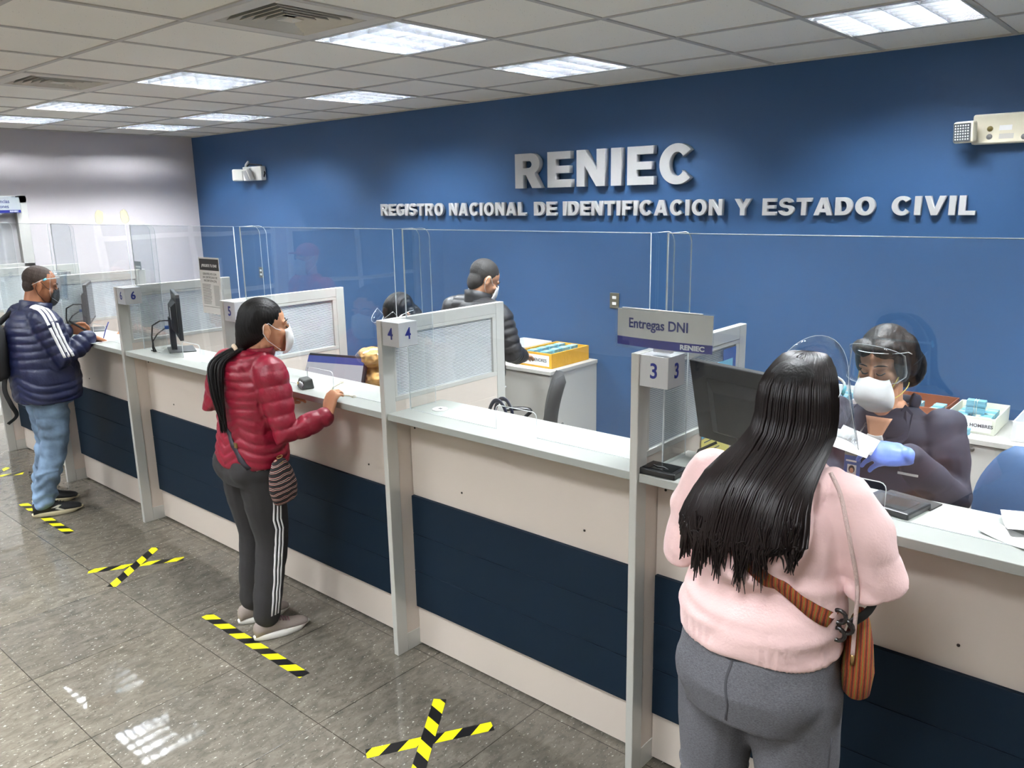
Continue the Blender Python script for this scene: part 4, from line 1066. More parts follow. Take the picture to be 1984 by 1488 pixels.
# cross-body strap and bag
m = MB()
path = [(lerp(-3.26, -3.02, t), 1.60 + .0 * t, lerp(1.17, .86, t)) for t in np.linspace(0, 1, 16)]
ribbon(kj[0], path, .020, lambda p: ((-3.16 - p[0]) * .7, 1, 0), .004, .003, m)
bag = thing('handbag', 'small striped cross-body bag hanging at the hip of the burgundy jacket', 'bag', (-2.955, 1.86, .70))
M_strapn = mat('dark_strap', rgb(34, 30, 40), .6)
m.v = [tuple(V(v) - V((-2.955, 1.86, .70))) for v in m.v]; m.build('strap', M_strapn, bag)
m = MB(); torso(m, [(0, 0, .0, .020, .050), (0, 0, .012, .028, .062), (0, 0, .07, .034, .072), (0, 0, .14, .028, .060), (0, 0, .19, .016, .035), (0, 0, .20, .008, .02)])
def stripe_bag():
    mm, nt, b = node_mat('striped_bag_cloth'); N = nt.nodes; L = nt.links
    tc = N.new('ShaderNodeTexCoord'); w_ = N.new('ShaderNodeTexWave'); w_.wave_type = 'BANDS'; w_.bands_direction = 'Z'; w_.inputs['Scale'].default_value = 13; w_.inputs['Distortion'].default_value = 2.2; w_.inputs['Detail'].default_value = 1; w_.inputs['Detail Scale'].default_value = 2
    L.new(tc.outputs['Object'], w_.inputs['Vector']); r = N.new('ShaderNodeValToRGB'); e = r.color_ramp.elements; r.color_ramp.interpolation = 'CONSTANT'
    e[0].position = 0; e[0].color = rgb(20, 18, 20); e[1].position = .62; e[1].color = rgb(150, 45, 35); x = e.new(.78); x.color = rgb(215, 195, 180); x = e.new(.9); x.color = rgb(30, 24, 26)
    L.new(w_.outputs['Fac'], r.inputs['Fac']); L.new(r.outputs['Color'], b.inputs['Base Color']); b.inputs['Roughness'].default_value = .8
    return mm
m.build('pouch', stripe_bag(), bag, rot=(.12, 0, .15))
M_brass = mat('brass', rgb(170, 140, 90), .3, metal=.9)
for z in (.185, .21): MB().tube([(0.01 + .012 * math.cos(a), -.02 + .012 * math.sin(a), z + .004 * math.sin(a)) for a in np.linspace(0, 2 * PI, 14, endpoint=False)], .0022, 6, closed=True).build('ring', M_brass, bag)
MB().box(-.012, .012, -.004, .004, -.011, .011).build('buckle', M_brass, bag, V((-3.09, 1.722, .962)) - V((-2.955, 1.86, .70)), bevel=.002)
# ---------------------------------------------------------------- man in the blue quilted jacket
M_bj = mat('navy_quilted_nylon', rgb(20, 27, 60), .45, spec=.45, noise_amt=.1, noise_scale=14, bump=.2, bump_scale=45)
def denim_mat(name, col):
    m, nt, b = node_mat(name); N = nt.nodes; L = nt.links
    tc = N.new('ShaderNodeTexCoord'); n = N.new('ShaderNodeTexNoise'); n.inputs['Scale'].default_value = 7; n.inputs['Detail'].default_value = 6; L.new(tc.outputs['Object'], n.inputs['Vector'])
    r = N.new('ShaderNodeValToRGB'); e = r.color_ramp.elements; e[0].position = .34; e[0].color = rgb(*[c * .72 for c in col]); e[1].position = .66; e[1].color = rgb(*[min(255, c * 1.25) for c in col])
    L.new(n.outputs['Fac'], r.inputs['Fac']); L.new(r.outputs['Color'], b.inputs['Base Color']); b.inputs['Roughness'].default_value = .85
    return m
M_jean = denim_mat('light_denim', (104, 126, 150))
P = Person('person in a navy quilted jacket with three white sleeve stripes and light jeans, writing', (-5.66, 1.85, 0))
hf = head_frame((-5.715, 1.945, 1.487), -.30, -.34, 0, 1.03)
shR, shL = (-5.50, 1.87, 1.275), (-5.88, 1.85, 1.285)
elR, elL = (-5.44, 1.92, 1.045), (-5.90, 1.95, 1.08)
wrR, wrL = (-5.452, 2.105, 1.158), (-5.745, 2.085, 1.175)
aj = [[shR, elR, wrR], [shL, elL, wrL]]
body(P, 1.65, hf, (-5.70, 1.87, 1.33), None, None, male=True, skin=M_skin2, vox=.0048,
     legs=[([(-5.56, 1.85, .82), (-5.585, 1.84, .45), (-5.61, 1.735, .10)], [.08, .055, .036]), ([(-5.72, 1.86, .82), (-5.80, 1.88, .45), (-5.89, 1.82, .10)], [.08, .055, .036])],
     arms=[([shR, elR, wrR], [.045, .036, .025]), ([shL, elL, wrL], [.045, .036, .025])],
     hands=[dict(W=wrR, D=(-.10, .75, -.35), N=(-.1, -.2, -.9), T_=(-.95, .1, 0), curl=(.5, .6, .4), L=.8), dict(W=wrL, D=(.35, .85, .0), N=(.7, 0, -.6), T_=(0, .3, .9), curl=(.5, .7, .4), L=.85)],
     sec=[(-5.64, 1.86, .8, .16, .13), (-5.65, 1.86, 1.0, .16, .14), (-5.68, 1.86, 1.2, .17, .12), (-5.70, 1.86, 1.30, .12, .08), (-5.70, 1.87, 1.34, .06, .05)])
m = MB(); torso(m, [(-5.64, 1.86, .74, .165, .145), (-5.64, 1.855, .84, .175, .155), (-5.64, 1.86, .92, .17, .15)])
limb(m, [(-5.565, 1.845, .80), (-5.572, 1.85, .62), (-5.588, 1.845, .45), (-5.603, 1.78, .25), (-5.612, 1.735, .095)], [.112, .098, .080, .074, .066])
limb(m, [(-5.72, 1.86, .80), (-5.75, 1.87, .62), (-5.80, 1.885, .45), (-5.86, 1.86, .25), (-5.885, 1.825, .095)], [.112, .098, .080, .074, .066])
kt = []
tr = P.soft('jeans', m, M_jean, voxel=.0075, smooth=5, keep=kt, disp=folds(.009, 11, (1, 1, 2.4), 4, lambda co, no: .006 * np.sin(co[:, 2] * 85 + 3 * np.sin(co[:, 0] * 30)) * (co[:, 2] < .30)))
m = MB()
for dz in (0, -.012): ribbon(kt[0], [(-5.30, y, .765 + dz + 3.2 * (y - 1.80) ** 2) for y in np.linspace(1.76, 1.84, 6)], .003, lambda p: (-1, 0, 0), .001, .001, m, across=lambda p: (0, 0, 1))
P.hard('pocket_stitching', m, mat('denim_stitch', rgb(40, 58, 90), .8), tr)
m = MB()
torso(m, [(-5.63, 1.865, .765, .205, .185), (-5.63, 1.865, .80, .212, .192), (-5.635, 1.87, .90, .215, .20), (-5.65, 1.865, 1.02, .212, .195), (-5.665, 1.855, 1.14, .208, .175), (-5.68, 1.85, 1.24, .195, .150), (-5.69, 1.858, 1.31, .14, .115), (-5.70, 1.868, 1.345, .09, .085)])
limb(m, [shR, lerp(V(shR), V(elR), .5), elR, lerp(V(elR), V(wrR), .5), (-5.452, 2.095, 1.15)], [.092, .088, .080, .070, .052])
limb(m, [(-5.69, 1.86, 1.31), shR], [.075, .09]); limb(m, [(-5.69, 1.86, 1.31), shL], [.075, .09])
limb(m, [shL, lerp(V(shL), V(elL), .5), elL, lerp(V(elL), V(wrL), .5), (-5.75, 2.07, 1.17)], [.092, .088, .080, .070, .052])
kj = []
jk = P.soft('jacket', m, M_bj, voxel=.0072, smooth=5, keep=kj, disp=puff(.052, .0085, aj, (-5.65, 1.86), .5, .10, .003, .050, 1.02))
m = MB(); R = []
for z, k in ((1.30, 1.15), (1.345, 1.08), (1.385, 1.10), (1.388, .98), (1.34, .90)):
    R.append([V((-5.70 + .082 * k * math.cos(a), 1.885 + .085 * k * math.sin(a) + (z - 1.335) * .3, z - .018 * math.sin(a))) for a in np.linspace(0, 2 * PI, 24, endpoint=False)])
m.rings(R, caps=False); P.hard('collar', m, M_bj, jk)
m = MB()
for off in (-.030, 0, .030):
    d = (V(shR) - V((-5.62, 1.85, 1.40))).normalized(); 
    path = spline([V((-5.66, 1.84 + off, 1.55)), V((-5.54, 1.85 + off, 1.47)), V((-5.42, 1.865 + off, 1.36)), V((-5.34, 1.89 + off, 1.20)), V((-5.31, 1.925 + off * 1.1, 1.04))], 7)
    ribbon(kj[0], path, .017, lambda p: V((-5.56, 1.88 + (1.35 - p[2]) * .2, 1.12 + max(0, p[2] - 1.3) * .5)) - V(p), .0018, .0016, m, across=lambda p: (0, 1, .15))
P.hard('sleeve_stripes', m, M_wstripe, jk)
m = MB(); sub(m, hf, lambda t: (t.ell((0, -.020, .036), (.0775, .093, .081)), t.ell((0, -.055, -.01), (.062, .045, .058))))
P.soft('hair', m, mat('cropped_hair', rgb(52, 38, 30), .7, noise_amt=.45, noise_scale=180, bump=.4, bump_scale=300), voxel=.0045, smooth=4)
brow_eye(P, hf); face_mask(P, hf, 'flat', mat('black_mask_fabric', rgb(32, 34, 36), .8))
shield(P, head_frame((-5.715, 1.945, 1.487), -.30, -.05, 0, 1.03), tilt=.10, z0=-.10, z1=.085)
M_bs = mat('black_trainer_mesh', rgb(20, 20, 22), .75, noise_amt=.1, noise_scale=200); M_bsole = mat('tan_sole', rgb(190, 180, 150), .6)
def chev(o, pt):
    m = MB()
    for (a, b, c, d) in (((.36, .055), (.50, .052), (.58, .066), (.52, .070)), ((.50, .052), (.44, .046), (.56, .030), (.63, .030))):
        q = [pt(t, -.0445 + (z - .05) * .10, z) for t, z in (a, b, c, d)]; n = V((.0018, -.0004, 0)); m.add(q + [p + n for p in q], [(0, 1, 2, 3), (4, 7, 6, 5), (0, 4, 5, 1), (1, 5, 6, 2), (2, 6, 7, 3), (3, 7, 4, 0)])
    P.hard('side_mark', m, mat('trainer_mark', rgb(200, 198, 185), .6), o)
shoe(P, (-5.632, 1.672, 0), (-5.552, 1.945, 0), M_bs, M_bsole, laces=M_black, w=.098, h=.095, extra=chev); shoe(P, (-5.905, 1.765, 0), (-5.78, 2.01, 0), M_bs, M_bsole, laces=M_black, w=.098, h=.095)
o = MB(); o.add([(-.06, -.04, 0), (.06, -.04, 0), (.06, .05, 0), (-.06, .05, 0), (-.06, -.04, .012), (.06, -.04, .012), (.06, .05, .012), (-.06, .05, .012)], [(3, 2, 1, 0), (4, 5, 6, 7), (0, 1, 5, 4), (1, 2, 6, 5), (2, 3, 7, 6), (3, 0, 4, 7)])
w_ = o.build('wallet', M_blackm, None, (-5.715, 2.14, 1.185), bevel=.003, rot=(-.5, .5, .6)); tag(w_, 'black open wallet held in the hand beside the writing hand', 'wallet')
tag(MB().tube([(0, 0, 0), (.01, .02, .065), (.0, .05, .115)], .0035, 8).build('pen', M_numblue, None, (-5.468, 2.185, WT + .004)), 'slim pen held over the form by the man in the navy jacket', 'pen')
bp = thing('backpack', 'black backpack with a hanging strap on the back of the navy jacket', 'backpack', (-5.74, 1.62, .82))
m = MB(); torso(m, [(0, 0, .10, .10, .05), (0, -.01, .14, .14, .085), (0, -.015, .30, .15, .095), (0, -.01, .42, .14, .08), (0, 0, .46, .09, .05)]); m.build('bag_body', mat('black_nylon', rgb(18, 18, 20), .7, noise_amt=.2, noise_scale=40), bp)
ps = spline([(.10, .03, .16), (.12, .0, .05), (.13, .02, -.05), (.10, .05, -.13), (.08, .0, -.18)], 6)
m = MB(); m.tube(ps, [(.014, .003)] * len(ps), 8, ref=(0, 1, 0)); m.build('loose_strap', M_blackm, bp)
m = MB(); m.tube(spline([(-.08, .06, .42), (-.06, .17, .50), (-.05, .20, .40)], 6), [(.018, .005)] * 13, 8); m.build('shoulder_strap', M_blackm, bp)

# ---------------------------------------------------------------- woman in the pink hoodie
M_pink = mat('pink_fleece', rgb(236, 200, 198), .85, sheen=.3, noise_amt=.03, noise_scale=30, bump=.12, bump_scale=160)
M_heather = mat('heather_grey_knit', rgb(92, 92, 98), .9, noise_amt=.9, noise_scale=210, stretch=(1, 1, 3.2), bump=.1, bump_scale=250)
P = Person('person seen from behind in a pink hoodie with very long dark hair and grey leggings', (-.70, 1.70, 0))
hf = head_frame((-.700, 1.825, 1.490), .05, -.12, 0, 1.0)
shR, shL = (-.560, 1.745, 1.305), (-.872, 1.745, 1.305)
elR, elL = (-.480, 1.74, 1.150), (-.942, 1.745, 1.095)
wrR, wrL = (-.56, 1.955, 1.10), (-.83, 1.95, 1.10)
body(P, 1.6, hf, (-.70, 1.77, 1.34), None, None, vox=.0055,
     legs=[([(-.62, 1.70, .85), (-.595, 1.69, .48), (-.60, 1.66, .09)], [.09, .06, .038]), ([(-.80, 1.70, .85), (-.82, 1.69, .48), (-.82, 1.66, .09)], [.09, .06, .038])],
     arms=[([shR, elR, wrR], [.05, .04, .024]), ([shL, elL, wrL], [.05, .04, .024])],
     hands=[dict(W=(-.56, 1.955, 1.108), D=(-.3, .9, .0), N=(0, 0, -1), T_=(-1, 0, 0), L=.9), dict(W=(-.83, 1.95, 1.108), D=(.3, .9, .0), N=(0, 0, -1), T_=(1, 0, 0), L=.9)],
     sec=[(-.71, 1.70, .85, .17, .12), (-.71, 1.71, 1.0, .15, .11), (-.71, 1.73, 1.15, .15, .11), (-.71, 1.745, 1.27, .15, .09), (-.70, 1.76, 1.34, .06, .055)])
m = MB()
torso(m, [(-.71, 1.69, .78, .170, .145), (-.71, 1.685, .87, .190, .16), (-.71, 1.69, .95, .180, .15), (-.71, 1.70, 1.03, .160, .135)])
limb(m, [(-.622, 1.69, .85), (-.61, 1.695, .68), (-.597, 1.70, .48), (-.60, 1.67, .28), (-.60, 1.665, .10)], [.112, .100, .076, .066, .045])
limb(m, [(-.80, 1.69, .85), (-.81, 1.695, .68), (-.822, 1.70, .48), (-.825, 1.67, .28), (-.82, 1.665, .10)], [.112, .100, .076, .066, .045])
m.ell((-.625, 1.625, .875), (.092, .085, .10)); m.ell((-.797, 1.625, .875), (.092, .085, .10))
kl = []
lg = P.soft('leggings', m, M_heather, voxel=.0075, smooth=7, keep=kl, disp=folds(.0022, 9, (1, 1, 1.5), 5, lambda co, no: .004 * np.sin(co[:, 2] * 120 + 4 * np.sin(co[:, 0] * 20)) * (co[:, 2] < .56) * (co[:, 2] > .44)))
M_sm = mat('dark_seam', rgb(66, 66, 72), .9)
P.hard('centre_seam', ribbon(kl[0], [(-.712 + .004 * math.sin(k), 1.40, z) for k, z in enumerate(np.linspace(.985, .80, 12))], .006, lambda p: (0, 1, 0), .0012, .001, None, across=lambda p: (1, 0, 0)), M_sm, lg)
P.hard('yoke_seam', ribbon(kl[0], [(x, 1.40, .955 + abs(x + .712) * .25) for x in np.linspace(-.79, -.635, 12)], .004, lambda p: (0, 1, 0), .0012, .001, None, across=lambda p: (0, 0, 1)), M_sm, lg)
P.hard('side_seam', ribbon(kl[0], [(-.30, 1.66 - .02 * k / 12, z) for k, z in enumerate(np.linspace(.78, .46, 12))], .004, lambda p: (-1, 0, 0), .0012, .001, None, across=lambda p: (0, 1, 0)), M_sm, lg)
m = MB()
torso(m, [(-.71, 1.69, .955, .180, .155), (-.71, 1.69, .968, .184, .16), (-.71, 1.69, 1.005, .182, .158), (-.71, 1.695, 1.025, .190, .165), (-.71, 1.705, 1.08, .178, .150), (-.71, 1.715, 1.14, .172, .142), (-.712, 1.73, 1.22, .178, .138), (-.713, 1.74, 1.29, .172, .120), (-.71, 1.755, 1.335, .13, .10), (-.705, 1.765, 1.37, .085, .08)])
limb(m, [shR, lerp(V(shR), V(elR), .5) + V((.01, 0, 0)), elR, lerp(V(elR), V(wrR), .45), (-.555, 1.935, 1.10)], [.072, .070, .067, .058, .043])
limb(m, [shL, lerp(V(shL), V(elL), .5) - V((.01, 0, 0)), elL, lerp(V(elL), V(wrL), .45), (-.835, 1.93, 1.10)], [.072, .070, .067, .058, .043])
limb(m, [(-.59, 1.76, 1.345), (-.63, 1.665, 1.335), (-.71, 1.635, 1.32), (-.79, 1.665, 1.335), (-.82, 1.76, 1.345)], [.035, .042, .046, .042, .035])
torso(m, [(-.71, 1.60, 1.10, .02, .03), (-.71, 1.595, 1.15, .09, .045), (-.71, 1.60, 1.24, .13, .06), (-.71, 1.63, 1.33, .12, .06)])
kh = []
def pinkfold(co, no):
    z = co[:, 2]; x = co[:, 0] + .71
    back = np.clip((1.78 - co[:, 1]) * 8, 0, 1)
    w = np.sin(z * 95 + 14 * x + 2.2 * np.sin(x * 11 + z * 20)) * .0065 * np.clip((1.20 - z) * 12, 0, 1) * np.clip((z - 1.02) * 30, 0, 1) * np.clip(1.2 - np.abs(x) * 4, .1, 1)
    rib = .0012 * np.sin(co[:, 0] * 900) * (z < 1.01)
    return w * back + rib
hd = P.soft('hoodie', m, M_pink, voxel=.0068, smooth=6, keep=kh, disp=folds(.009, 13, (1, 1, 1.7), 8, pinkfold))
m = MB(); dp = []
for (x, z) in ((-.575, 1.385), (-.548, 1.345), (-.525, 1.29), (-.510, 1.23), (-.500, 1.17), (-.495, 1.12)):
    h = kh[0].ray_cast(V((x, 1.2, z)), V((0, 1, 0)), 1.0); dp.append(V((x, (h[0].y if h[0] is not None else 1.70) - .004, z)))
dp += [V((dp[-1].x, dp[-1].y, 1.05)), V((dp[-1].x, dp[-1].y + .002, .985))]
m.tube(spline(dp, 6), .0045, 8)
dr = P.hard('drawstring', m, mat('pink_cord', rgb(232, 205, 200), .8, bump=.6, bump_scale=500), hd)
m = MB(); m.tube([dp[-1], dp[-1] - V((0, 0, .024))], .0046, 8); P.hard('cord_tip', m, M_brass, dr)
# long hair
cap = hair_cap(hf, -.012, low=-.05)
P.soft('hair_cap', cap, M_hair, voxel=.005, smooth=5)
m = MB(); random.seed(11)
M_lhair = mat('dark_brown_hair', rgb(20, 12, 11), .42, spec=.25, noise_amt=.6, noise_scale=120, stretch=(1, 1, .04))
for k in range(560):
    a = random.uniform(-1, 1); a = math.copysign(abs(a) ** .85, a); lay = random.random() ** .7; th = a * 1.75
    c0 = hf @ V((.012 * random.uniform(-1, 1), .03, .122)); 
    p1 = hf @ V((.052 * math.sin(th), .01 - .055 * math.cos(th), .112 - .006 * lay)); p2 = hf @ V(((.074 + .008 * lay) * math.sin(th), -.020 - (.085 + .014 * lay) * math.cos(th), .045))
    p3 = hf @ V(((.080 + .010 * lay) * math.sin(th), -.030 - (.085 + .022 * lay) * max(math.cos(th), -.1), -.06))
    sx = -.722 + .142 * a; yb = 1.545 + .10 * max(0, abs(a) - .55) - .012 * lay
    p4 = V((lerp(p3.x, sx, .62), lerp(p3.y, yb, .65) - .02, 1.35)); p5 = V((sx + .008 * random.uniform(-1, 1), yb, 1.25))
    z_end = 1.195 + .075 * random.uniform(-1, 1) * (.4 + .6 * abs(math.sin(a * 9))) + .045 * (a > .5) + .02 * (a < -.5); clump = math.sin(a * 17) * .010
    ex = -.724 + .132 * a + clump * 1.6 + random.uniform(-.014, .014)
    p6 = V((lerp(sx, ex, .6), yb - .004, lerp(1.25, z_end, .55))); p7 = V((ex, yb - .002 + random.uniform(-.006, .004), z_end))
    pts = spline([c0, p1, p2, p3, p4, p5, p6, p7], 3); K = len(pts)
    rad = [(lerp(.0045, .0075, min(j / 6, 1)) * (1 if j < K * .6 else lerp(1, .10, (j - K * .6) / (K * .4))), .0032 * (1 if j < K * .6 else lerp(1, .15, (j - K * .6) / (K * .4)))) for j in range(K)]
    m.tube(pts, rad, 5)
P.hard('long_hair', m, M_lhair)
brow_eye(P, hf); face_mask(P, hf, 'flat')
shield(P, head_frame((-.700, 1.825, 1.492), .0, .10, 0, 1.0), tilt=-.12, z0=-.14, z1=.135, rad=.100, flare=.25, dome=.10)
M_pshoe = mat('white_canvas', rgb(220, 218, 214), .8)
shoe(P, (-.60, 1.60, 0), (-.57, 1.84, 0), M_pshoe, M_solew, laces=M_white); shoe(P, (-.82, 1.60, 0), (-.84, 1.84, 0), M_pshoe, M_solew, laces=M_white)
# bag
def ethnic(name, sc, d='X'):
    mm, nt, b = node_mat(name); N = nt.nodes; L = nt.links
    tc = N.new('ShaderNodeTexCoord'); w_ = N.new('ShaderNodeTexWave'); w_.bands_direction = d; w_.inputs['Scale'].default_value = sc; w_.inputs['Distortion'].default_value = .5; w_.inputs['Detail Scale'].default_value = 6
    L.new(tc.outputs['Object'], w_.inputs['Vector']); r = N.new('ShaderNodeValToRGB'); e = r.color_ramp.elements; r.color_ramp.interpolation = 'CONSTANT'
    e[0].color = rgb(90, 30, 16); e[1].position = .25; e[1].color = rgb(170, 70, 25)
    for p_, c in ((.45, (60, 24, 18)), (.6, (185, 95, 35)), (.75, (120, 25, 20)), (.88, (120, 105, 40))): x = e.new(p_); x.color = rgb(*c)
    L.new(w_.outputs['Fac'], r.inputs['Fac']); L.new(r.outputs['Color'], b.inputs['Base Color']); b.inputs['Roughness'].default_value = .85
    return mm
BO = V((-.500, 1.745, .86))
bag = thing('handbag', 'rust striped woven bag hanging at the hip of the pink hoodie', 'bag', BO)
m = MB(); torso(m, [(0, 0, -.005, .018, .035), (0, 0, .01, .030, .065), (0, 0, .06, .036, .078), (0, 0, .12, .030, .068), (0, -.005, .17, .020, .045), (0, -.01, .195, .008, .02)]); m.build('pouch', ethnic('woven_rust', 26, 'X'), bag, rot=(-.18, 0, .35))
m = MB()
path = [V((lerp(-.87, -.50, t), 1.40, lerp(1.32, 1.07, t))) for t in np.linspace(0, 1, 26)]
ribbon(kh[0], path, .026, lambda p: ((-.71 - p[0]) * .6, 1, 0), .004, .003, m)
m.v = [tuple(V(v) - BO) for v in m.v]; m.build('strap', ethnic('woven_strap', 30, 'X'), bag)
m = MB()
for k in range(5):
    a = 2 * PI * k / 5; c = V((-.03 + .022 * math.cos(a), -.085 + .004 * math.cos(a), .195 + .022 * math.sin(a)))
    m.tube([c + V((.015 * math.cos(q), .002, .015 * math.sin(q))) for q in np.linspace(0, 2 * PI, 14, endpoint=False)], .0048, 7, closed=True)
m.build('flower_ring', mat('dark_resin', rgb(30, 24, 24), .25), bag)
m = MB(); m.tube(spline([(-.01, -.06, .19), (.02, -.02, .22), (.03, .03, .27)], 5), [(.012, .003)] * 11, 8); m.build('side_strap', M_blackm, bag)

# ---------------------------------------------------------------- clerk in navy behind the screen
M_navyj = mat('navy_cotton_jacket', rgb(21, 23, 42), .8, noise_amt=.04, noise_scale=20)
P = Person('person in a navy work jacket and cup mask, holding slips in a blue glove', (-.82, 2.93, 0))
hf = head_frame((-.832, 2.905, 1.398), PI - .16, -.30, .05, 1.0)
shR, shL = (-1.00, 2.95, 1.19), (-.635, 2.95, 1.195)      # her right is -x
elR, elL = (-1.00, 2.86, .99), (-.585, 2.87, .975)
wrR, wrL = (-.90, 2.66, .98), (-.665, 2.63, 1.165)
body(P, 1.5, hf, (-.82, 2.945, 1.24), None, None, vox=.0045, skin=M_skin,
     legs=[([(-.90, 2.98, .62), (-.92, 2.99, .35), (-.92, 3.0, .09)], [.09, .06, .04]), ([(-.74, 2.98, .62), (-.72, 2.99, .35), (-.72, 3.0, .09)], [.09, .06, .04])],
     arms=[([shR, elR, wrR], [.045, .036, .024]), ([shL, elL, wrL], [.045, .036, .024])], hands=[dict(W=wrR, D=(.5, -.8, .1), N=(0, 0, -1), T_=(1, .3, 0), L=.85)],
     sec=[(-.82, 2.98, .6, .16, .12), (-.82, 2.97, .8, .14, .11), (-.82, 2.96, 1.0, .14, .10), (-.82, 2.955, 1.15, .155, .085), (-.82, 2.95, 1.22, .09, .06), (-.82, 2.945, 1.26, .055, .05)])
m = MB()
torso(m, [(-.82, 2.98, .55, .165, .13), (-.82, 2.98, .62, .17, .13)]); limb(m, [(-.90, 2.98, .58), (-.92, 2.99, .35), (-.92, 3.0, .10)], [.10, .08, .06]); limb(m, [(-.74, 2.98, .58), (-.72, 2.99, .35), (-.72, 3.0, .10)], [.10, .08, .06])
P.soft('trousers', m, mat('dark_trousers', rgb(28, 28, 34), .85), voxel=.012, smooth=4)
shoe(P, (-.92, 3.05, 0), (-.93, 2.81, 0), M_bs, M_bsole); shoe(P, (-.72, 3.05, 0), (-.71, 2.81, 0), M_bs, M_bsole)
m = MB()
torso(m, [(-.82, 2.985, .56, .185, .15), (-.82, 2.975, .75, .195, .155), (-.82, 2.965, .95, .20, .15), (-.82, 2.955, 1.08, .205, .14), (-.82, 2.955, 1.16, .20, .12), (-.82, 2.955, 1.215, .14, .095), (-.82, 2.955, 1.245, .09, .075)])
limb(m, [shR, lerp(V(shR), V(elR), .5), elR, lerp(V(elR), V(wrR), .5), (-.91, 2.69, .98)], [.070, .070, .066, .058, .045])
limb(m, [shL, lerp(V(shL), V(elL), .5), elL, lerp(V(elL), V(wrL), .5), (-.66, 2.655, 1.155)], [.072, .076, .072, .062, .046])
kc = []
jk = P.soft('jacket', m, M_navyj, voxel=.007, smooth=6, keep=kc, disp=folds(.009, 12, (1, 1, 1.6), 6))
# neckline: skin V, white shirt edge and open collar
m = MB(); zz = [(-.072, 1.262), (-.052, 1.215), (-.012, 1.125), (.012, 1.125), (.052, 1.215), (.072, 1.262)]
def front(x, z, o=.0):
    h = kc[0].ray_cast(V((-.82 + x, 2.4, z)), V((0, 1, 0)), 1.0); y = h[0].y if h[0] is not None else 2.87
    return V((-.82 + x, y - o, z))
g = []
for z in np.linspace(1.105, 1.215, 8):
    hw = .004 + (z - 1.105) * .36; g.append([front(x, z, .003) for x in np.linspace(-hw, hw, 7)])
vs = [p for r in g for p in r]; fs = [(j * 7 + i, j * 7 + i + 1, (j + 1) * 7 + i + 1, (j + 1) * 7 + i) for j in range(7) for i in range(6)]
m.add(vs, fs, 0, True); o = P.hard('neck_opening', m, M_skin, jk); q = o.modifiers.new('t', 'SOLIDIFY'); q.thickness = .003
m = MB(); limb(m, [(-.82, 2.925, 1.15), (-.82, 2.915, 1.20), (-.824, 2.912, 1.25), (-.828, 2.915, 1.32)], [.045, .050, .047, .046]); P.soft('throat', m, M_skin, voxel=.006, smooth=3)
m = MB(); pts = [front(x, 1.147 + 7.0 * x * x, .006) for x in np.linspace(-.026, .026, 9)]; m.tube(pts, [(.010, .003)] * 9, 8, ref=(0, 0, 1)); P.hard('white_shirt', m, M_white, jk)
for s in (-1, 1):
    m = MB(); q = [(s * .068, 1.262, .012), (s * .012, 1.115, .010), (s * .062, 1.105, .016), (s * .105, 1.165, .016), (s * .098, 1.235, .012)]
    a = [front(x, z, o_) if z < 1.23 else V((-.82 + x, 2.905, z)) for x, z, o_ in q]; m.add(a + [p + V((0, .006, 0)) for p in a], [(0, 1, 2, 3, 4), (9, 8, 7, 6, 5)] + [(i, (i + 1) % 5, (i + 1) % 5 + 5, i + 5) for i in range(5)])
    P.hard('collar', m, M_navyj, jk, bevel=.003)
m = MB(); a = [(-.075, 2.955, 1.27), (-.085, 3.0, 1.25), (0, 3.04, 1.24), (.085, 3.0, 1.25), (.075, 2.955, 1.27)]
m.tube(spline([V(p) + V((-.82, 0, 0)) for p in a], 5), [(.026, .008)] * 21, 8, ref=(0, 0, 1)); P.hard('rear_collar', m, M_navyj, jk)
m = MB(); p0 = front(.165, 1.105, .004); m.box(-.03, .03, -.002, .002, -.0035, .0035, M=Matrix.Translation(p0)); P.hard('pocket_trim', m, M_white, jk)
# glove on her left hand, pinching the slips
m = MB(); hand(m, wrL, (-.72, -.58, .12), (-.25, .35, -.85), (-.45, .30, .80), curls=[(.45, .5, .35), (.42, .5, .35), (.4, .5, .35), (.4, .5, .35)], L=1.0, thumb=(.25, -.1), spread=.03, r=1.08); limb(m, [(-.655, 2.665, 1.155), wrL], [.033, .029])
P.soft('glove', m, mat('blue_nitrile', rgb(104, 134, 224), .38, noise_amt=.06, noise_scale=40), voxel=.0034, smooth=2, disp=lambda co, no: .0009 * wob(co, 110, 1))
m = MB(); sub(m, hf, lambda t: (t.ell((0, -.026, .044), (.082, .098, .086)), t.ell((0, -.060, -.01), (.074, .055, .075)), t.ell((-.030, -.085, -.045), (.070, .060, .085)), t.ell((-.058, -.050, .01), (.042, .055, .085)), t.ell((.070, .010, .015), (.017, .040, .055)), t.ell((-.072, .010, .005), (.018, .042, .065)), t.ell((.04, .045, .075), (.045, .035, .03), rot=(0, 0, -.5)), t.ell((-.04, .045, .075), (.045, .035, .03), rot=(0, 0, .5))))
P.soft('hair', m, M_hair, voxel=.0048, smooth=5, disp=lambda co, no: .0005 * np.sin(co[:, 0] * 500 + co[:, 2] * 160))
brow_eye(P, hf); face_mask(P, hf @ Matrix.Translation((0, .004, -.014)) @ Matrix.Scale(1.08, 4), 'cup')
shield(P, head_frame((-.832, 2.905, 1.41), PI - .16, -.08, .0, 1.0), tilt=.10, z0=-.05, z1=.085, rad=.100, clip=False, dome=.05, hb=.0012)
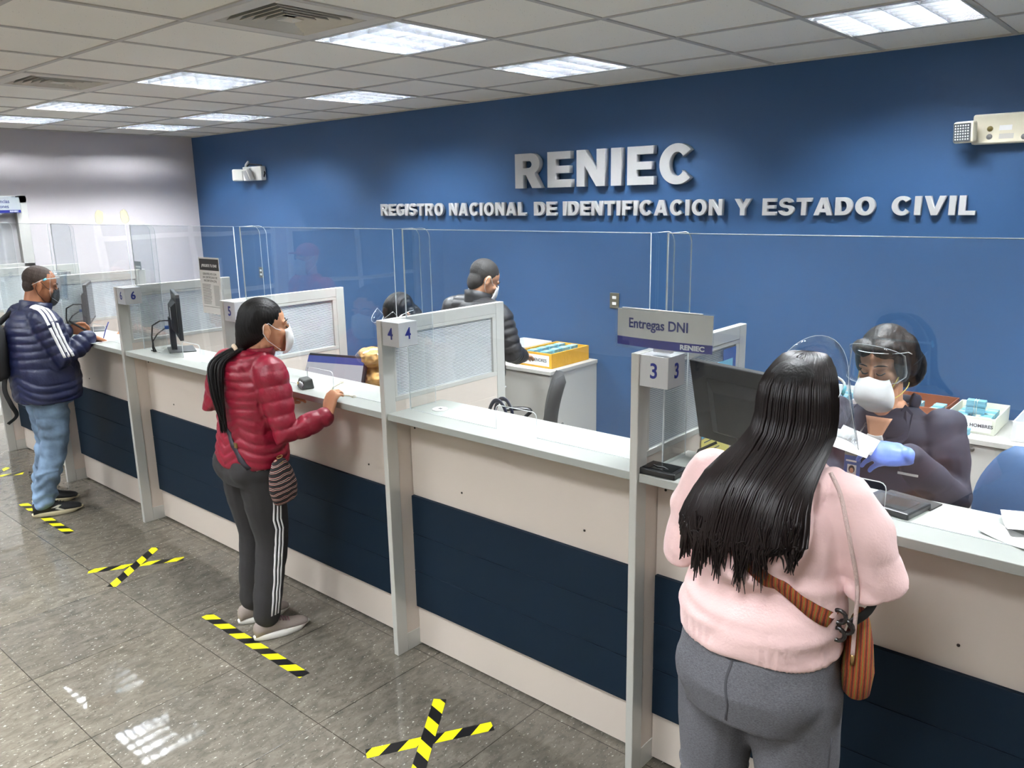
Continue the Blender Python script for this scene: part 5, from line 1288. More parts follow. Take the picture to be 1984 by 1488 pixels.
# slips in her hand, badge
def slip(label, loc, rot, w, h):
    o = MB().box(-w / 2, w / 2, -.0006, .0006, -h / 2, h / 2).build('paper_slip', M_paper, None, loc, rot=rot); tag(o, label, 'paper', 'slips held in the blue glove'); return o
slip('white slip held foremost in the blue glove', (-.800, 2.535, 1.205), (-.65, .12, -.15), .125, .062)
slip('white slip held just behind another in the blue glove', (-.792, 2.556, 1.212), (-.65, .22, -.15), .125, .055)
b = thing('id_badge', 'blue identity badge with a small portrait hanging before the navy jacket', 'badge', (-.865, 2.76, 1.055))
MB().box(-.027, .027, -.0015, .0015, -.055, .038).build('card', mat('badge_blue', rgb(50, 92, 160), .35), b, bevel=.001)
MB().box(-.027, .027, -.002, .002, .038, .052).build('clip_holder', mat('badge_clear', rgb(120, 125, 115), .3), b)
MB().box(-.015, .015, -.0022, -.0014, -.032, .006).build('portrait', M_white, b); m = MB(); m.ell((0, -.0024, -.014), (.007, .001, .010), n=12, m=8); m.build('portrait_face', M_skin, b)
m = MB(); m.ell((0, -.0021, -.010), (.011, .0008, .014), n=12, m=8); m.build('portrait_hair', M_black, b); MB().box(-.021, .014, -.0022, -.0014, .016, .022).build('print_line', M_white, b)
MB().tube([(0, 0, .05), (.0, .04, .10), (.01, .08, .14)], .0025, 6).build('lanyard', M_black, b)

# ---------------------------------------------------------------- man in the black puffer by the wall cabinet
M_blk = mat('black_quilted_nylon', rgb(30, 30, 34), .45, spec=.45, noise_amt=.1, noise_scale=14)
P = Person('person seen from behind in a black quilted jacket beside the yellow box', (-3.56, 3.72, 0))
hf = head_frame((-3.515, 3.775, 1.475), -.42, -.55, 0, 1.03)
shR, shL = (-3.345, 3.72, 1.27), (-3.75, 3.72, 1.29); elR, elL = (-3.265, 3.74, 1.03), (-3.80, 3.78, 1.04); wrR, wrL = (-3.38, 3.97, .97), (-3.68, 3.97, .97)
aj = [[shR, elR, wrR], [shL, elL, wrL]]
body(P, 1.65, hf, (-3.54, 3.73, 1.34), None, None, male=True, vox=.007, skin=M_skin,
     legs=[([(-3.47, 3.72, .84), (-3.46, 3.73, .46), (-3.46, 3.71, .09)], [.08, .055, .036]), ([(-3.65, 3.72, .84), (-3.66, 3.73, .46), (-3.66, 3.71, .09)], [.08, .055, .036])],
     arms=[([shR, elR, wrR], [.045, .036, .025]), ([shL, elL, wrL], [.045, .036, .025])], hands=[dict(W=wrR, D=(-.2, .9, -.2), N=(0, 0, -1), T_=(-1, 0, 0)), dict(W=wrL, D=(.2, .9, -.2), N=(0, 0, -1), T_=(1, 0, 0))],
     sec=[(-3.56, 3.72, .8, .15, .11), (-3.56, 3.72, 1.0, .15, .11), (-3.55, 3.72, 1.2, .17, .11), (-3.545, 3.725, 1.30, .12, .08), (-3.54, 3.73, 1.35, .06, .05)])
m = MB(); torso(m, [(-3.56, 3.72, .76, .15, .12), (-3.56, 3.72, .9, .165, .13)]); limb(m, [(-3.475, 3.72, .8), (-3.465, 3.73, .46), (-3.46, 3.71, .10)], [.10, .078, .062]); limb(m, [(-3.645, 3.72, .8), (-3.655, 3.73, .46), (-3.66, 3.71, .10)], [.10, .078, .062])
P.soft('jeans', m, denim_mat('dark_denim', (38, 42, 54)), voxel=.01, smooth=4, disp=folds(.005, 10))
m = MB()
torso(m, [(-3.56, 3.72, .80, .19, .15), (-3.56, 3.72, .90, .20, .16), (-3.555, 3.72, 1.05, .20, .155), (-3.55, 3.72, 1.18, .205, .15), (-3.548, 3.722, 1.26, .19, .13), (-3.545, 3.73, 1.315, .12, .10), (-3.54, 3.735, 1.36, .08, .08)])
limb(m, [(-3.545, 3.725, 1.32), shR], [.07, .08]); limb(m, [(-3.545, 3.725, 1.32), shL], [.07, .08])
for a in aj: limb(m, [a[0], lerp(V(a[0]), V(a[1]), .5), a[1], lerp(V(a[1]), V(a[2]), .5), a[2]], [.082, .078, .070, .060, .046])
jk = P.soft('jacket', m, M_blk, voxel=.0075, smooth=5, disp=puff(.050, .0075, aj, (-3.55, 3.72), .0, .095, .003, .050))
m = MB(); R = []
for z, k in ((1.32, 1.15), (1.365, 1.08), (1.405, 1.08), (1.405, .97), (1.36, .90)): R.append([V((-3.545 + .082 * k * math.cos(a), 3.745 + .085 * k * math.sin(a), z - .03 * math.sin(a) - .01)) for a in np.linspace(0, 2 * PI, 24, endpoint=False)])
m.rings(R, caps=False); P.hard('collar', m, M_blk, jk)
m = MB(); R = []
for z, k in ((1.38, .90), (1.425, .86), (1.425, .80), (1.38, .80)): R.append([V((-3.545 + .075 * k * math.cos(a), 3.75 + .078 * k * math.sin(a), z - .03 * math.sin(a))) for a in np.linspace(0, 2 * PI, 24, endpoint=False)])
m.rings(R, caps=False); P.hard('shirt_collar', m, M_white)
m = hair_cap(hf, -.003, low=-.02); P.soft('hair', m, mat('short_black_hair', rgb(24, 20, 20), .6, noise_amt=.5, noise_scale=160, bump=.4, bump_scale=260), voxel=.0055, smooth=4)
face_mask(P, hf, 'flat'); brow_eye(P, hf)
shoe(P, (-3.46, 3.63, 0), (-3.45, 3.90, 0), M_bs, M_bsole, w=.098); shoe(P, (-3.66, 3.63, 0), (-3.67, 3.90, 0), M_bs, M_bsole, w=.098)

# ---------------------------------------------------------------- woman bowed over her desk behind divider 4
M_mar = mat('dark_maroon_knit', rgb(66, 30, 28), .8, noise_amt=.15, noise_scale=60)
P = Person('person with dark hair bowed low behind the divider numbered 4', (-3.42, 3.12, 0))
hf = head_frame((-3.46, 3.02, 1.335), PI - .25, -.85, 0, 1.0)
shR, shL = (-3.62, 3.14, 1.13), (-3.26, 3.14, 1.13); elR, elL = (-3.66, 2.98, .90), (-3.22, 2.98, .90); wrR, wrL = (-3.66, 2.93, .80), (-3.22, 2.93, .80)
body(P, 1.5, hf, (-3.44, 3.13, 1.17), None, None, vox=.007, skin=M_skin2,
     legs=[([(-3.52, 3.22, .53), (-3.54, 2.98, .52), (-3.54, 3.02, .09)], [.08, .065, .04]), ([(-3.36, 3.22, .53), (-3.34, 2.98, .52), (-3.34, 3.02, .09)], [.08, .065, .04])],
     arms=[([shR, elR, wrR], [.042, .034, .024]), ([shL, elL, wrL], [.042, .034, .024])], hands=[dict(W=wrR, D=(.3, -.9, 0), N=(0, 0, -1), T_=(1, 0, 0)), dict(W=wrL, D=(-.3, -.9, 0), N=(0, 0, -1), T_=(-1, 0, 0))],
     sec=[(-3.44, 3.24, .50, .16, .12), (-3.44, 3.23, .7, .14, .11), (-3.44, 3.19, .95, .14, .10), (-3.44, 3.15, 1.1, .15, .09), (-3.44, 3.13, 1.17, .08, .06), (-3.44, 3.12, 1.21, .05, .05)])
m = MB(); torso(m, [(-3.44, 3.25, .50, .18, .14), (-3.44, 3.23, .7, .17, .13), (-3.44, 3.19, .95, .175, .13), (-3.44, 3.15, 1.1, .18, .115), (-3.44, 3.14, 1.17, .11, .08)])
for a in ([shR, elR, wrR], [shL, elL, wrL]): limb(m, a, [.068, .06, .042])
P.soft('jumper', m, M_mar, voxel=.009, smooth=5, disp=folds(.007, 11))
m = MB(); torso(m, [(-3.44, 3.24, .46, .17, .14), (-3.44, 3.24, .56, .18, .15)]); limb(m, [(-3.52, 3.2, .54), (-3.54, 2.98, .53), (-3.54, 3.02, .10)], [.09, .075, .055]); limb(m, [(-3.36, 3.2, .54), (-3.34, 2.98, .53), (-3.34, 3.02, .10)], [.09, .075, .055])
P.soft('trousers', m, MATS['dark_trousers'], voxel=.012, smooth=4)
shoe(P, (-3.54, 3.08, 0), (-3.55, 2.85, 0), M_bs, M_bsole); shoe(P, (-3.34, 3.08, 0), (-3.33, 2.85, 0), M_bs, M_bsole)
m = hair_cap(hf, .006, low=-.03); sub(m, hf, lambda t: (limb(t, [(-.06, -.04, .0), (-.085, .0, -.07), (-.075, .02, -.15)], [.03, .028, .012]), limb(t, [(.06, -.04, .0), (.085, .0, -.07), (.075, .02, -.15)], [.03, .028, .012])))
P.soft('hair', m, M_hair, voxel=.0055, smooth=5, disp=lambda co, no: .0015 * np.sin(co[:, 0] * 420))
face_mask(P, hf, 'flat'); brow_eye(P, hf); shield(P, head_frame((-3.46, 3.02, 1.34), PI - .25, -.7, 0, 1.0), tilt=.05, clip=False)

# ---------------------------------------------------------------- visitor in red whose image shows in the acrylic
P = Person('person in a red jacket and red cap, seen only as a reflection in the acrylic', (-5.50, .55, 0))
hf = head_frame((-5.50, .58, 1.53), -.1, 0, 0, 1.03)
M_redj = mat('plain_red_jacket', rgb(170, 22, 40), .6, noise_amt=.08, noise_scale=12)
shR, shL = (-5.32, .55, 1.33), (-5.68, .55, 1.33); elR, elL = (-5.26, .56, 1.06), (-5.74, .56, 1.06); wrR, wrL = (-5.36, .74, .98), (-5.64, .74, .98)
body(P, 1.68, hf, (-5.5, .55, 1.38), None, None, male=True, vox=.008, legs=[([(-5.41, .55, .86), (-5.40, .56, .46), (-5.40, .54, .09)], [.08, .055, .036]), ([(-5.59, .55, .86), (-5.60, .56, .46), (-5.60, .54, .09)], [.08, .055, .036])],
     arms=[([shR, elR, wrR], [.045, .036, .025]), ([shL, elL, wrL], [.045, .036, .025])], hands=[dict(W=wrR, D=(-.5, .8, 0), N=(0, 0, -1), T_=(0, 0, 1)), dict(W=wrL, D=(.5, .8, 0), N=(0, 0, -1), T_=(0, 0, 1))],
     sec=[(-5.5, .55, .82, .15, .11), (-5.5, .55, 1.0, .15, .11), (-5.5, .55, 1.25, .17, .11), (-5.5, .55, 1.34, .12, .08), (-5.5, .55, 1.39, .06, .05)])
m = MB(); torso(m, [(-5.5, .55, .80, .18, .14), (-5.5, .55, 1.0, .185, .145), (-5.5, .55, 1.25, .20, .135), (-5.5, .55, 1.36, .12, .10), (-5.5, .555, 1.41, .075, .075)])
for a in ([shR, elR, wrR], [shL, elL, wrL]): limb(m, a, [.078, .066, .05])
P.soft('jacket', m, M_redj, voxel=.01, smooth=5, disp=folds(.006, 11))
m = MB(); torso(m, [(-5.5, .55, .78, .15, .12), (-5.5, .55, .9, .165, .13)]); limb(m, [(-5.41, .55, .8), (-5.40, .56, .46), (-5.40, .54, .10)], [.10, .075, .06]); limb(m, [(-5.59, .55, .8), (-5.60, .56, .46), (-5.60, .54, .10)], [.10, .075, .06])
P.soft('trousers', m, MATS['dark_denim'], voxel=.011, smooth=4)
shoe(P, (-5.40, .47, 0), (-5.39, .74, 0), M_bs, M_bsole, w=.098); shoe(P, (-5.60, .47, 0), (-5.61, .74, 0), M_bs, M_bsole, w=.098)
m = MB(); sub(m, hf, lambda t: (t.ell((0, -.012, .055), (.083, .102, .072)), t.ell((0, .11, .055), (.062, .05, .008)))); P.soft('cap', m, M_redj, voxel=.006, smooth=3)
face_mask(P, hf, 'flat'); brow_eye(P, hf)
# ---------------------------------------------------------------- staff side furniture
M_cab = mat('light_grey_cabinet', rgb(198, 196, 190), .45, noise_amt=.03, noise_scale=5)
M_seam = mat('dark_plinth_grey', rgb(60, 60, 58), .8)  # dark grey colour of the cabinet plinths
def cabinet(label, x0, x1, yf, h, doors, locks=()):
    t = thing('cabinet', label, 'cabinet', (x0, yf, 0)); W_ = x1 - x0; D = WALLY - yf
    MB().box(0, W_, .02, D - .002, .04, h - .028).build('body', M_cab, t, bevel=.001)
    MB().box(-.008, W_ + .008, -.012, D - .001, h - .026, h).build('top', M_cab, t, bevel=.002)
    MB().box(.01, W_ - .01, .04, D - .01, 0, .04).build('plinth', M_seam, t)
    for (a, b, hs) in doors:
        d = MB().box(a - x0 + .002, b - x0 - .002, .002, .0195, .045, h - .032).build('door', M_cab, t, bevel=.0015)
        hx = (b - .035 if hs > 0 else a + .035) - x0
        pts = [(hx, .002, .66), (hx, -.022, .645), (hx, -.026, .60), (hx, -.022, .555), (hx, .002, .54)]
        MB().tube(spline(pts, 4), .0055, 8).build('handle', M_silver, d)
        for lx in locks:
            if a < lx < b: MB().tube([(lx - x0, .003, .745), (lx - x0, -.003, .745)], .012, 16).build('lock', mat('lock_metal', rgb(110, 110, 105), .3, metal=.8), d)
    return t
cabinet('low grey cabinet with door handles along the wall behind the clerk', -1.73, .50, 4.30, .80, [(-1.72, -1.28, 1), (-1.28, -.837, 1), (-.837, -.40, -1), (-.40, .05, 1), (.05, .49, -1)], locks=(-.794,))
cabinet('low grey cabinet carrying the yellow box beside the black quilted jacket', -4.25, -3.352, 4.235, .82, [(-4.24, -3.80, 1), (-3.80, -3.36, -1)])
M_card = mat('pale_blue_card', rgb(120, 178, 196), .55, noise_amt=.35, noise_scale=260, stretch=(.02, .02, 1))
M_cardg = mat('grey_blue_card', rgb(140, 158, 165), .55, noise_amt=.35, noise_scale=120)
M_band_ = mat('pale_rubber', rgb(225, 218, 190), .6)
def bundle_proto():
    t = thing('card_bundle', 'x', 'card bundle', (0, 0, 0), 0, 'banded bundles of identity cards')
    m = MB()
    for k in range(9): m.box(-.042 + random.uniform(-.0012, .0012), .042 + random.uniform(-.0012, .0012), -.026 + random.uniform(-.001, .001), .026 + random.uniform(-.001, .001), k * .0036, k * .0036 + .0033)
    m.build('cards', M_card, t)
    for x in (-.006, .006): MB().tube([(x, -.0275, -.0002), (x, .0275, -.0002), (x, .0275, .0335), (x, -.0275, .0335)], .0012, 5, closed=True).build('rubber_band', M_band_, t)
    return t
B0 = bundle_proto(); first = [True]
def bundle(loc, rz, label):
    if first[0]: B0.location = loc; B0.rotation_euler = (0, 0, rz); B0['label'] = label; first[0] = False; return B0
    return dup(B0, loc, label, rz)
def open_box(name, label, cat, loc, w, d, h, m_, rz=0, text=None, tsize=.022, th=.006, lipm=None, flare=0):
    t = thing(name, label, cat, loc, rz)
    m = MB(); m.box(-w / 2, w / 2, 0, d, 0, .004); m.box(-w / 2, w / 2, 0, th, 0, h); m.box(-w / 2, w / 2, d - th, d, 0, h); m.box(-w / 2, -w / 2 + th, th, d - th, 0, h); m.box(w / 2 - th, w / 2, th, d - th, 0, h)
    m.build('tray', m_, t, bevel=.0015)
    if text:
        lb = MB().box(-w * .43, w * .43, -.0012, .0, h * .14, h * .86).build('paper_label', M_paper, t)
        tx = MB(); add_text(tx, text, tsize, (0, -.0016, h * .5), (1, 0, 0), (0, 0, 1), .0004, offset=.0006); tx.build('lettering', mat('label_ink', rgb(70, 70, 74), .7), lb)
    return t
M_ivory = mat('ivory_plastic', rgb(222, 224, 208), .4)
open_box('card_tray', 'ivory tray labelled REGULAR HOMBRES on the grey cabinet, right of the clerk', 'tray', (-.835, 4.395, .80), .225, .35, .085, M_ivory, 0, 'REGULAR HOMBRES', .023)
for k, (x, y, z, r, l) in enumerate(((-.888, 4.45, .0055, 1.57, 'nearest on the left in the ivory tray'), (-.888, 4.54, .0055, 1.57, 'second from the front on the left in the ivory tray'), (-.888, 4.63, .0055, 1.57, 'third from the front on the left in the ivory tray'), (-.782, 4.45, .0055, 1.57, 'nearest on the right in the ivory tray'), (-.782, 4.54, .0055, 1.57, 'second from the front on the right in the ivory tray'), (-.782, 4.63, .0055, 1.57, 'third from the front on the right in the ivory tray'),
                                  (-.888, 4.45, .039, 1.57, 'in the upper layer, front left of the ivory tray'), (-.888, 4.54, .039, 1.57, 'in the upper layer, second on the left of the ivory tray'), (-.782, 4.45, .039, 1.57, 'in the upper layer, front right of the ivory tray'), (-.782, 4.54, .039, 1.57, 'in the upper layer, second on the right of the ivory tray'), (-.888, 4.63, .039, 1.57, 'in the upper layer, rear left of the ivory tray'), (-.782, 4.63, .039, 1.57, 'in the upper layer, rear right of the ivory tray'),
                                  (-.838, 4.52, .074, .12, 'standing up on the ivory tray, lowest of the pair'), (-.836, 4.522, .109, .05, 'topmost of the pair stacked up on the ivory tray'))):
    bundle((x, y, .80 + z), r, 'pale blue card bundle ' + l)
bundle((-.865, 4.345, .801), -.1, 'pale blue banded card bundle lying alone before the ivory tray')
M_wbox = mat('white_card_box', rgb(232, 232, 232), .6)
open_box('card_tray', 'white box labelled W at the right edge of the photo', 'tray', (-.52, 4.355, .80), .25, .36, .10, M_wbox, 0, 'WEB', .035)
for k, (x, y, l) in enumerate(((-.57, 4.43, 'front left in the white box at the right edge'), (-.57, 4.53, 'rear left in the white box at the right edge'), (-.47, 4.43, 'front right in the white box at the right edge'))): bundle((x, y, .806 + .05), 1.57, 'pale blue card bundle ' + l) if False else bundle((x, y, .8055), 1.57, 'pale blue card bundle ' + l)
M_wood = mat('reddish_wood', rgb(128, 74, 48), .5, noise_amt=.2, noise_scale=20, stretch=(.1, 1, 1))
open_box('card_tray', 'wide reddish wooden tray behind the clerk, against the blue wall', 'tray', (-1.17, 4.43, .80), .42, .32, .09, M_wood, 0)
for k, (x, y, l) in enumerate(((-1.02, 4.50, 'right front in the wooden tray'), (-1.02, 4.60, 'right rear in the wooden tray'), (-1.13, 4.50, 'second from right, front of the wooden tray'), (-1.13, 4.60, 'second from right, rear of the wooden tray'))):
    bundle((x, y, .8055), 1.57, 'pale blue card bundle lowest ' + l); bundle((x, y, .840), 1.57, 'pale blue card bundle uppermost ' + l)
open_box('card_tray', 'white tray labelled REGULAR MUJERES left of the clerk', 'tray', (-1.545, 4.355, .80), .30, .36, .088, M_wbox, 0, 'REGULAR MUJERES', .026)
for k, (x, y, l) in enumerate(((-1.60, 4.43, 'front left in the white tray left of the clerk'), (-1.60, 4.53, 'middle left in the white tray left of the clerk'), (-1.49, 4.43, 'front right in the white tray left of the clerk'), (-1.49, 4.53, 'middle right in the white tray left of the clerk'), (-1.60, 4.63, 'rear left in the white tray left of the clerk'), (-1.49, 4.63, 'rear right in the white tray left of the clerk'))):
    bundle((x, y, .8055), 1.57, 'pale blue card bundle ' + l); bundle((x, y, .840), 1.57, 'pale blue card bundle on top, ' + l)
M_yel = mat('yellow_paper_wrap', rgb(226, 170, 48), .5, noise_amt=.12, noise_scale=14, bump=.35, bump_scale=30)
open_box('card_box', 'yellow wrapped box labelled DNIS MENORES on the grey cabinet', 'box', (-3.545, 4.30, .82), .30, .44, .105, M_yel, 0, "DNI'S MENORES", .030, th=.010)
open_box('card_box', 'white box of cards left of the yellow box, partly behind the black jacket', 'box', (-3.87, 4.31, .82), .28, .42, .105, M_wbox, 0)
M_old = M_card
for k in range(4):
    for j in range(2):
        bundle((-3.61 + j * .115, 4.37 + k * .098, .826 + .0), 1.57, 'card bundle in the yellow box, %s row %s, lower layer' % (ORD[k], ('left', 'right')[j])); bundle((-3.61 + j * .115, 4.37 + k * .098, .8605), 1.57, 'card bundle in the yellow box, %s row %s, middle layer' % (ORD[k], ('left', 'right')[j])); bundle((-3.61 + j * .115, 4.37 + k * .098, .895), 1.57 + .06 * (k % 2), 'card bundle in the yellow box, %s row %s, top layer' % (ORD[k], ('left', 'right')[j]))
for k in range(3):
    for j in range(2): bundle((-3.92 + j * .11, 4.40 + k * .1, .8265), 1.57, 'card bundle in the white box by the yellow box, %s row %s' % (ORD[k], ('left', 'right')[j]))
# chairs
def office_chair(label, loc, rz, fabric, arms=True, bw=.44, bh=.50, bz=.55, seat_h=.47):
    t = thing('office_chair', label, 'chair', loc, rz)     # faces local -y
    m = MB(); torso(m, [(0, 0, seat_h - .045, .20, .20), (0, 0, seat_h - .03, .235, .235), (0, 0, seat_h, .24, .24), (0, 0, seat_h + .025, .215, .215), (0, 0, seat_h + .03, .12, .12)]); m.build('seat', fabric, t)
    m = MB(); R = []
    for k in range(13):
        v = k / 12; z = bz + bh * v; w = bw / 2 * (math.sin(PI * (.18 + .64 * v)) ** .6) * (1 - .12 * v) if 0 < k < 12 else bw / 2 * .55
        y = .215 + .05 * v - .035 * math.sin(PI * v); th = .035 * (1 if 0 < k < 12 else .3)
        R.append([V((w * math.copysign(abs(math.cos(a)) ** .6, math.cos(a)), y + th * math.sin(a) - .03 * (1 - math.cos(a) ** 2) * 0 + .035 * (abs(math.cos(a)) ** 2) * -1, z)) for a in np.linspace(0, 2 * PI, 20, endpoint=False)])
    m.rings(R); m.build('backrest', fabric, t)
    MB().tube(spline([(0, .10, seat_h - .05), (0, .24, seat_h - .03), (0, .285, bz + .05), (0, .265, bz + bh * .45)], 5), [(.03, .008)] * 16, 8, ref=(1, 0, 0)).build('back_bracket', M_black, t)
    MB().box(-.035, .035, .25, .30, bz + .06, bz + .15).build('adjust_knob', M_black, t, bevel=.01)
    MB().lathe([(.028, .10), (.028, .30), (.018, .31), (.018, seat_h - .04)]).build('gas_column', M_black, t)
    for k in range(5):
        a = 2 * PI * k / 5 + .3; l = MB(); l.tube([(0, 0, .11), (.29 * math.cos(a), .29 * math.sin(a), .075)], [(.022, .016), (.014, .012)], 8); l = l.build('base_arm', M_black, t)
        MB().tube([(.29 * math.cos(a) - .015 * math.sin(a), .29 * math.sin(a) + .015 * math.cos(a), .027), (.29 * math.cos(a) + .015 * math.sin(a), .29 * math.sin(a) - .015 * math.cos(a), .027)], .0268, 12).build('caster', M_black, l)
    if arms:
        for s in (-1, 1):
            MB().tube(spline([(s * .20, .02, seat_h - .03), (s * .27, .02, seat_h), (s * .275, .03, seat_h + .17), (s * .275, .08, seat_h + .235), (s * .275, .0, seat_h + .25), (s * .275, -.18, seat_h + .235)], 5), [(.022, .011)] * 26, 8, ref=(1, 0, 0)).build('armrest', M_black, t)
    return t
M_bfab = mat('black_chair_fabric', rgb(24, 24, 27), .8, noise_amt=.15, noise_scale=80)
M_blfab = mat('blue_chair_fabric', rgb(44, 76, 116), .6, noise_amt=.06, noise_scale=60)
office_chair('black office chair turned sideways before the low grey cabinet', (-2.80, 3.21, 0), face(-.80, -.60), M_bfab, bw=.42, bh=.50, bz=.55, seat_h=.54)
office_chair('blue upholstered office chair at the right behind the counter', (-.50, 3.28, 0), -.55, M_blfab, arms=False, bw=.56, bh=.44, bz=.56)
office_chair('dark office chair the bowed woman sits on', (-3.44, 3.27, 0), .0, M_bfab, arms=False, bh=.30, seat_h=.40, bz=.50)
# dark handbag on the desk
hb = thing('handbag', 'dark blue handbag with a raised handle on the desk behind the worktop', 'bag', (-2.545, 2.66, .7405))
hb.location.x = -2.398
m = MB(); torso(m, [(0, 0, 0, .11, .05), (0, 0, .03, .12, .058), (0, 0, .18, .105, .05), (0, 0, .245, .085, .03), (0, 0, .25, .08, .01)]); m.build('bag_body', mat('navy_leather', rgb(30, 36, 56), .4), hb)
for y in (-.02, .02): MB().tube(spline([(-.055, y, .23), (-.05, y, .29), (-.02, y, .335), (.02, y, .335), (.05, y, .29), (.055, y, .23)], 5), [(.010, .004)] * 26, 8).build('handle', mat('navy_leather', rgb(30, 36, 56), .4), hb)
MB().box(-.01, .035, -.055, -.045, .22, .235).build('gold_trim', M_brass, hb)
# clear sacks of kraft envelopes
M_kraft = mat('kraft_paper', rgb(206, 160, 92), .55, noise_amt=.22, noise_scale=18, bump=.8, bump_scale=22)
M_poly = acrylic_mat('clear_polythene', (.95, .95, .95, 1), 2.2, .12)
PX0 = V((-3.40, 2.77, .741))
for k, (z, rx, h, l) in enumerate(((0, .15, .13, 'lowest'), (.125, .155, .12, 'second from the bottom'), (.24, .15, .12, 'second from the top'), (.355, .13, .11, 'topmost'))):
    t = thing('envelope_sack', 'plastic sack of kraft envelopes by the box numbered 4, %s' % l, 'sack', PX0 + V((.01 * math.sin(k * 2), 0, z)), .3 * k, 'sacks of kraft envelopes')
    m = MB(); m.ell((0, 0, h / 2), (rx * .8, .10, h / 2 * 1.02), n=72, m=44)
    me = m; vs = []
    for v in m.v:
        p = V(v); n_ = noise.noise(p * 13 + V((k * 3.1, 0, 0))) * 1.5; n2 = abs(noise.noise(p * 26 + V((0, k, 0)))) * 2.2 - abs(noise.noise(p * 60 + V((0, k, 4)))) * .5; c = V((0, 0, h / 2)); d = (p - c); vs.append(tuple(c + d * (1 + .16 * n_ - .12 * n2)))
    m.v = vs; m.build('envelopes', M_kraft, t)
    m2 = MB(); m2.ell((0, 0, h / 2), (rx * .86, .108, h / 2 * 1.04), n=24, m=14); m2.v = [tuple(V((0, 0, h / 2)) + (V(v) - V((0, 0, h / 2))) * (1 + .08 * noise.noise(V(v) * 20 + V((k, 2, 0))))) for v in m2.v]
    m2.build('plastic', M_poly, t)
# notices on divider 3
nb = thing('paper_notice', 'blue and yellow printed notice on the divider behind the large black monitor', 'notice', (-1.308, 2.62, .99))
MB().box(0, .0012, -.11, .11, .14, .40).build('blue_sheet', mat('sheet_blue', rgb(120, 190, 222), .6), nb)
MB().box(0, .0012, -.11, .11, -.03, .135).build('yellow_sheet', mat('sheet_yellow', rgb(226, 214, 120), .6), nb)
m = MB()
for k in range(9): m.box(.0012, .0016, -.09, .02 + .05 * random.random(), .0 + k * .04, .004 + k * .04)
m.build('print_lines', mat('sheet_print', rgb(70, 80, 90), .7), nb)
o = MB().box(0, .0012, -.05, .05, 0, .10).build('wall_card', mat('card_blue', rgb(36, 78, 148), .5), None, (-1.3085, 2.705, 1.33)); tag(o, 'blue card with a pale border in the striped pane of divider 3', 'card')

# ---------------------------------------------------------------- far left corner
t = thing('glazed_partition', 'white framed glass partition on the left wall at the left edge of the photo', 'partition', (LEFTX + .005, 2.30, 0))
fx = MB()
for (a, b, c, d) in ((-.70, .68, 2.02, 2.09), (-.70, .68, 1.385, 1.45), (-.70, .68, 0, .08), (-.70, -.62, 0, 2.09), (.58, .68, 0, 2.09)): fx.box(0, .07, a, b, c, d)
fx.build('frame', M_frame, t, bevel=.003)
MB().box(.03, .036, -.62, .58, 1.45, 2.02).build('glass_pane', M_acr, t)
MB().box(.02, .05, -.62, .58, .08, 1.385).build('lower_panel', M_wall2, t)
s_ = booth_sign('curved silver sign with two lines of blue words on the far left partition', (LEFTX + .13, 2.70, 1.93), [('Audiencias', .02, .105), ('Inscripciones', -.01, .058)], .046, w=.40, h=.145, rz=PI / 2)
MB().box(-.02, .02, .003, .055, .02, .08).build('bracket', M_frame, s_)
t = thing('desk_sign', 'small grey card sign standing on the divider rail behind the cropped hair', 'sign', (-6.19, 2.80, 1.5035))
MB().box(-.05, .05, -.002, .002, 0, .06).build('card', mat('sign_grey', rgb(150, 152, 155), .4), t); MB().box(-.04, .04, -.003, -.002, .012, .026).build('white_strip', M_paper, t); MB().box(-.03, .03, -.012, .012, 0, .003).build('foot', M_white, t)
# clerk of the far booth: only the hands pass the divider numbered 6
P = Person('person mostly hidden behind the divider numbered 6, hands reaching to the form', (-5.22, 2.98, 0))
hf = head_frame((-5.26, 2.93, 1.20), PI - .5, -.45, 0, .98)
shR, shL = (-5.40, 3.02, 1.02), (-5.06, 3.0, 1.02); elR, elL = (-5.50, 2.78, .97), (-5.20, 2.70, .97); wrR, wrL = (-5.62, 2.48, 1.150), (-5.50, 2.45, 1.150)
body(P, 1.5, hf, (-5.24, 3.0, 1.05), None, None, vox=.0055, skin=M_skin,
     legs=[([(-5.30, 3.08, .50), (-5.32, 2.86, .50), (-5.32, 2.92, .09)], [.08, .065, .04]), ([(-5.14, 3.08, .50), (-5.12, 2.86, .50), (-5.12, 2.92, .09)], [.08, .065, .04])],
     arms=[([shR, elR, wrR], [.042, .034, .024]), ([shL, elL, wrL], [.042, .034, .024])], hands=[dict(W=wrR, D=(-.30, -.9, -.10), N=(0, 0, -1), T_=(.9, -.3, 0), L=.9), dict(W=wrL, D=(-.55, -.75, -.10), N=(0, 0, -1), T_=(-.7, .5, 0), L=.9)],
     sec=[(-5.22, 3.1, .47, .16, .12), (-5.22, 3.09, .62, .14, .11), (-5.23, 3.05, .85, .14, .10), (-5.24, 3.02, .98, .15, .09), (-5.24, 3.0, 1.05, .08, .06)])
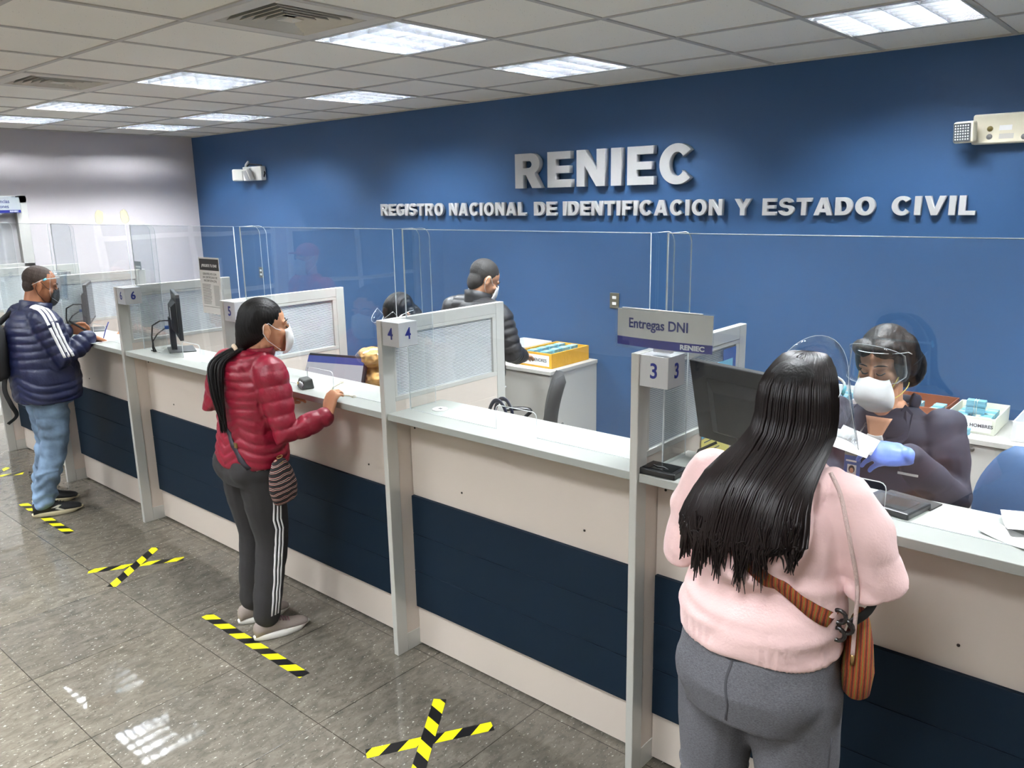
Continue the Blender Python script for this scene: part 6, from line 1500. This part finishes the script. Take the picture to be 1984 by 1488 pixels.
m = MB(); torso(m, [(-5.22, 3.1, .47, .18, .14), (-5.22, 3.09, .62, .17, .13), (-5.23, 3.05, .85, .175, .13), (-5.24, 3.02, .98, .18, .115), (-5.24, 3.0, 1.05, .11, .08)])
for a in ([shR, elR, lerp(V(elR), V(wrR), .8)], [shL, elL, lerp(V(elL), V(wrL), .8)]): limb(m, a, [.066, .056, .040])
P.soft('jumper', m, mat('dull_orange_knit', rgb(190, 120, 84), .8), voxel=.009, smooth=5, disp=folds(.007, 11))
m = MB(); torso(m, [(-5.22, 3.1, .43, .17, .14), (-5.22, 3.1, .53, .18, .15)]); limb(m, [(-5.30, 3.06, .51), (-5.32, 2.86, .51), (-5.32, 2.92, .10)], [.09, .075, .055]); limb(m, [(-5.14, 3.06, .51), (-5.12, 2.86, .51), (-5.12, 2.92, .10)], [.09, .075, .055])
P.soft('trousers', m, MATS['dark_trousers'], voxel=.012, smooth=4)
shoe(P, (-5.32, 2.98, 0), (-5.33, 2.75, 0), M_bs, M_bsole); shoe(P, (-5.12, 2.98, 0), (-5.11, 2.75, 0), M_bs, M_bsole)
m = hair_cap(hf, .003, low=-.04); P.soft('hair', m, M_hair, voxel=.006, smooth=5); face_mask(P, hf, 'flat'); brow_eye(P, hf)
office_chair('dark office chair hidden behind the divider numbered 6', (-5.22, 3.14, 0), .0, M_bfab, arms=False, bh=.28, seat_h=.37, bz=.45)

# ---------------------------------------------------------------- glazed doors on the waiting side (their image shows in the acrylic)
M_dglass = mat('door_glass', rgb(70, 84, 100), .08)
for n_, (y0, y1) in enumerate(((-3.6, -1.5), (-1.3, .8)), 1):
    f = MB(); q = .05
    for y in (y0, (y0 + y1) / 2 - q / 2, y1 - q): f.box(LEFTX, LEFTX + .06, y, y + q, 0, 2.35)
    for z in (0, .95, 1.62, 2.30): f.box(LEFTX, LEFTX + .055, y0 + q, y1 - q, z, z + q)
    d = S(f.build('door_%d' % n_, mat('door_frame_white', rgb(225, 226, 226), .4), bevel=.003))
    MB().box(LEFTX + .01, LEFTX + .02, y0 + q, y1 - q, .05, 2.3).build('door_glass', M_dglass, d)
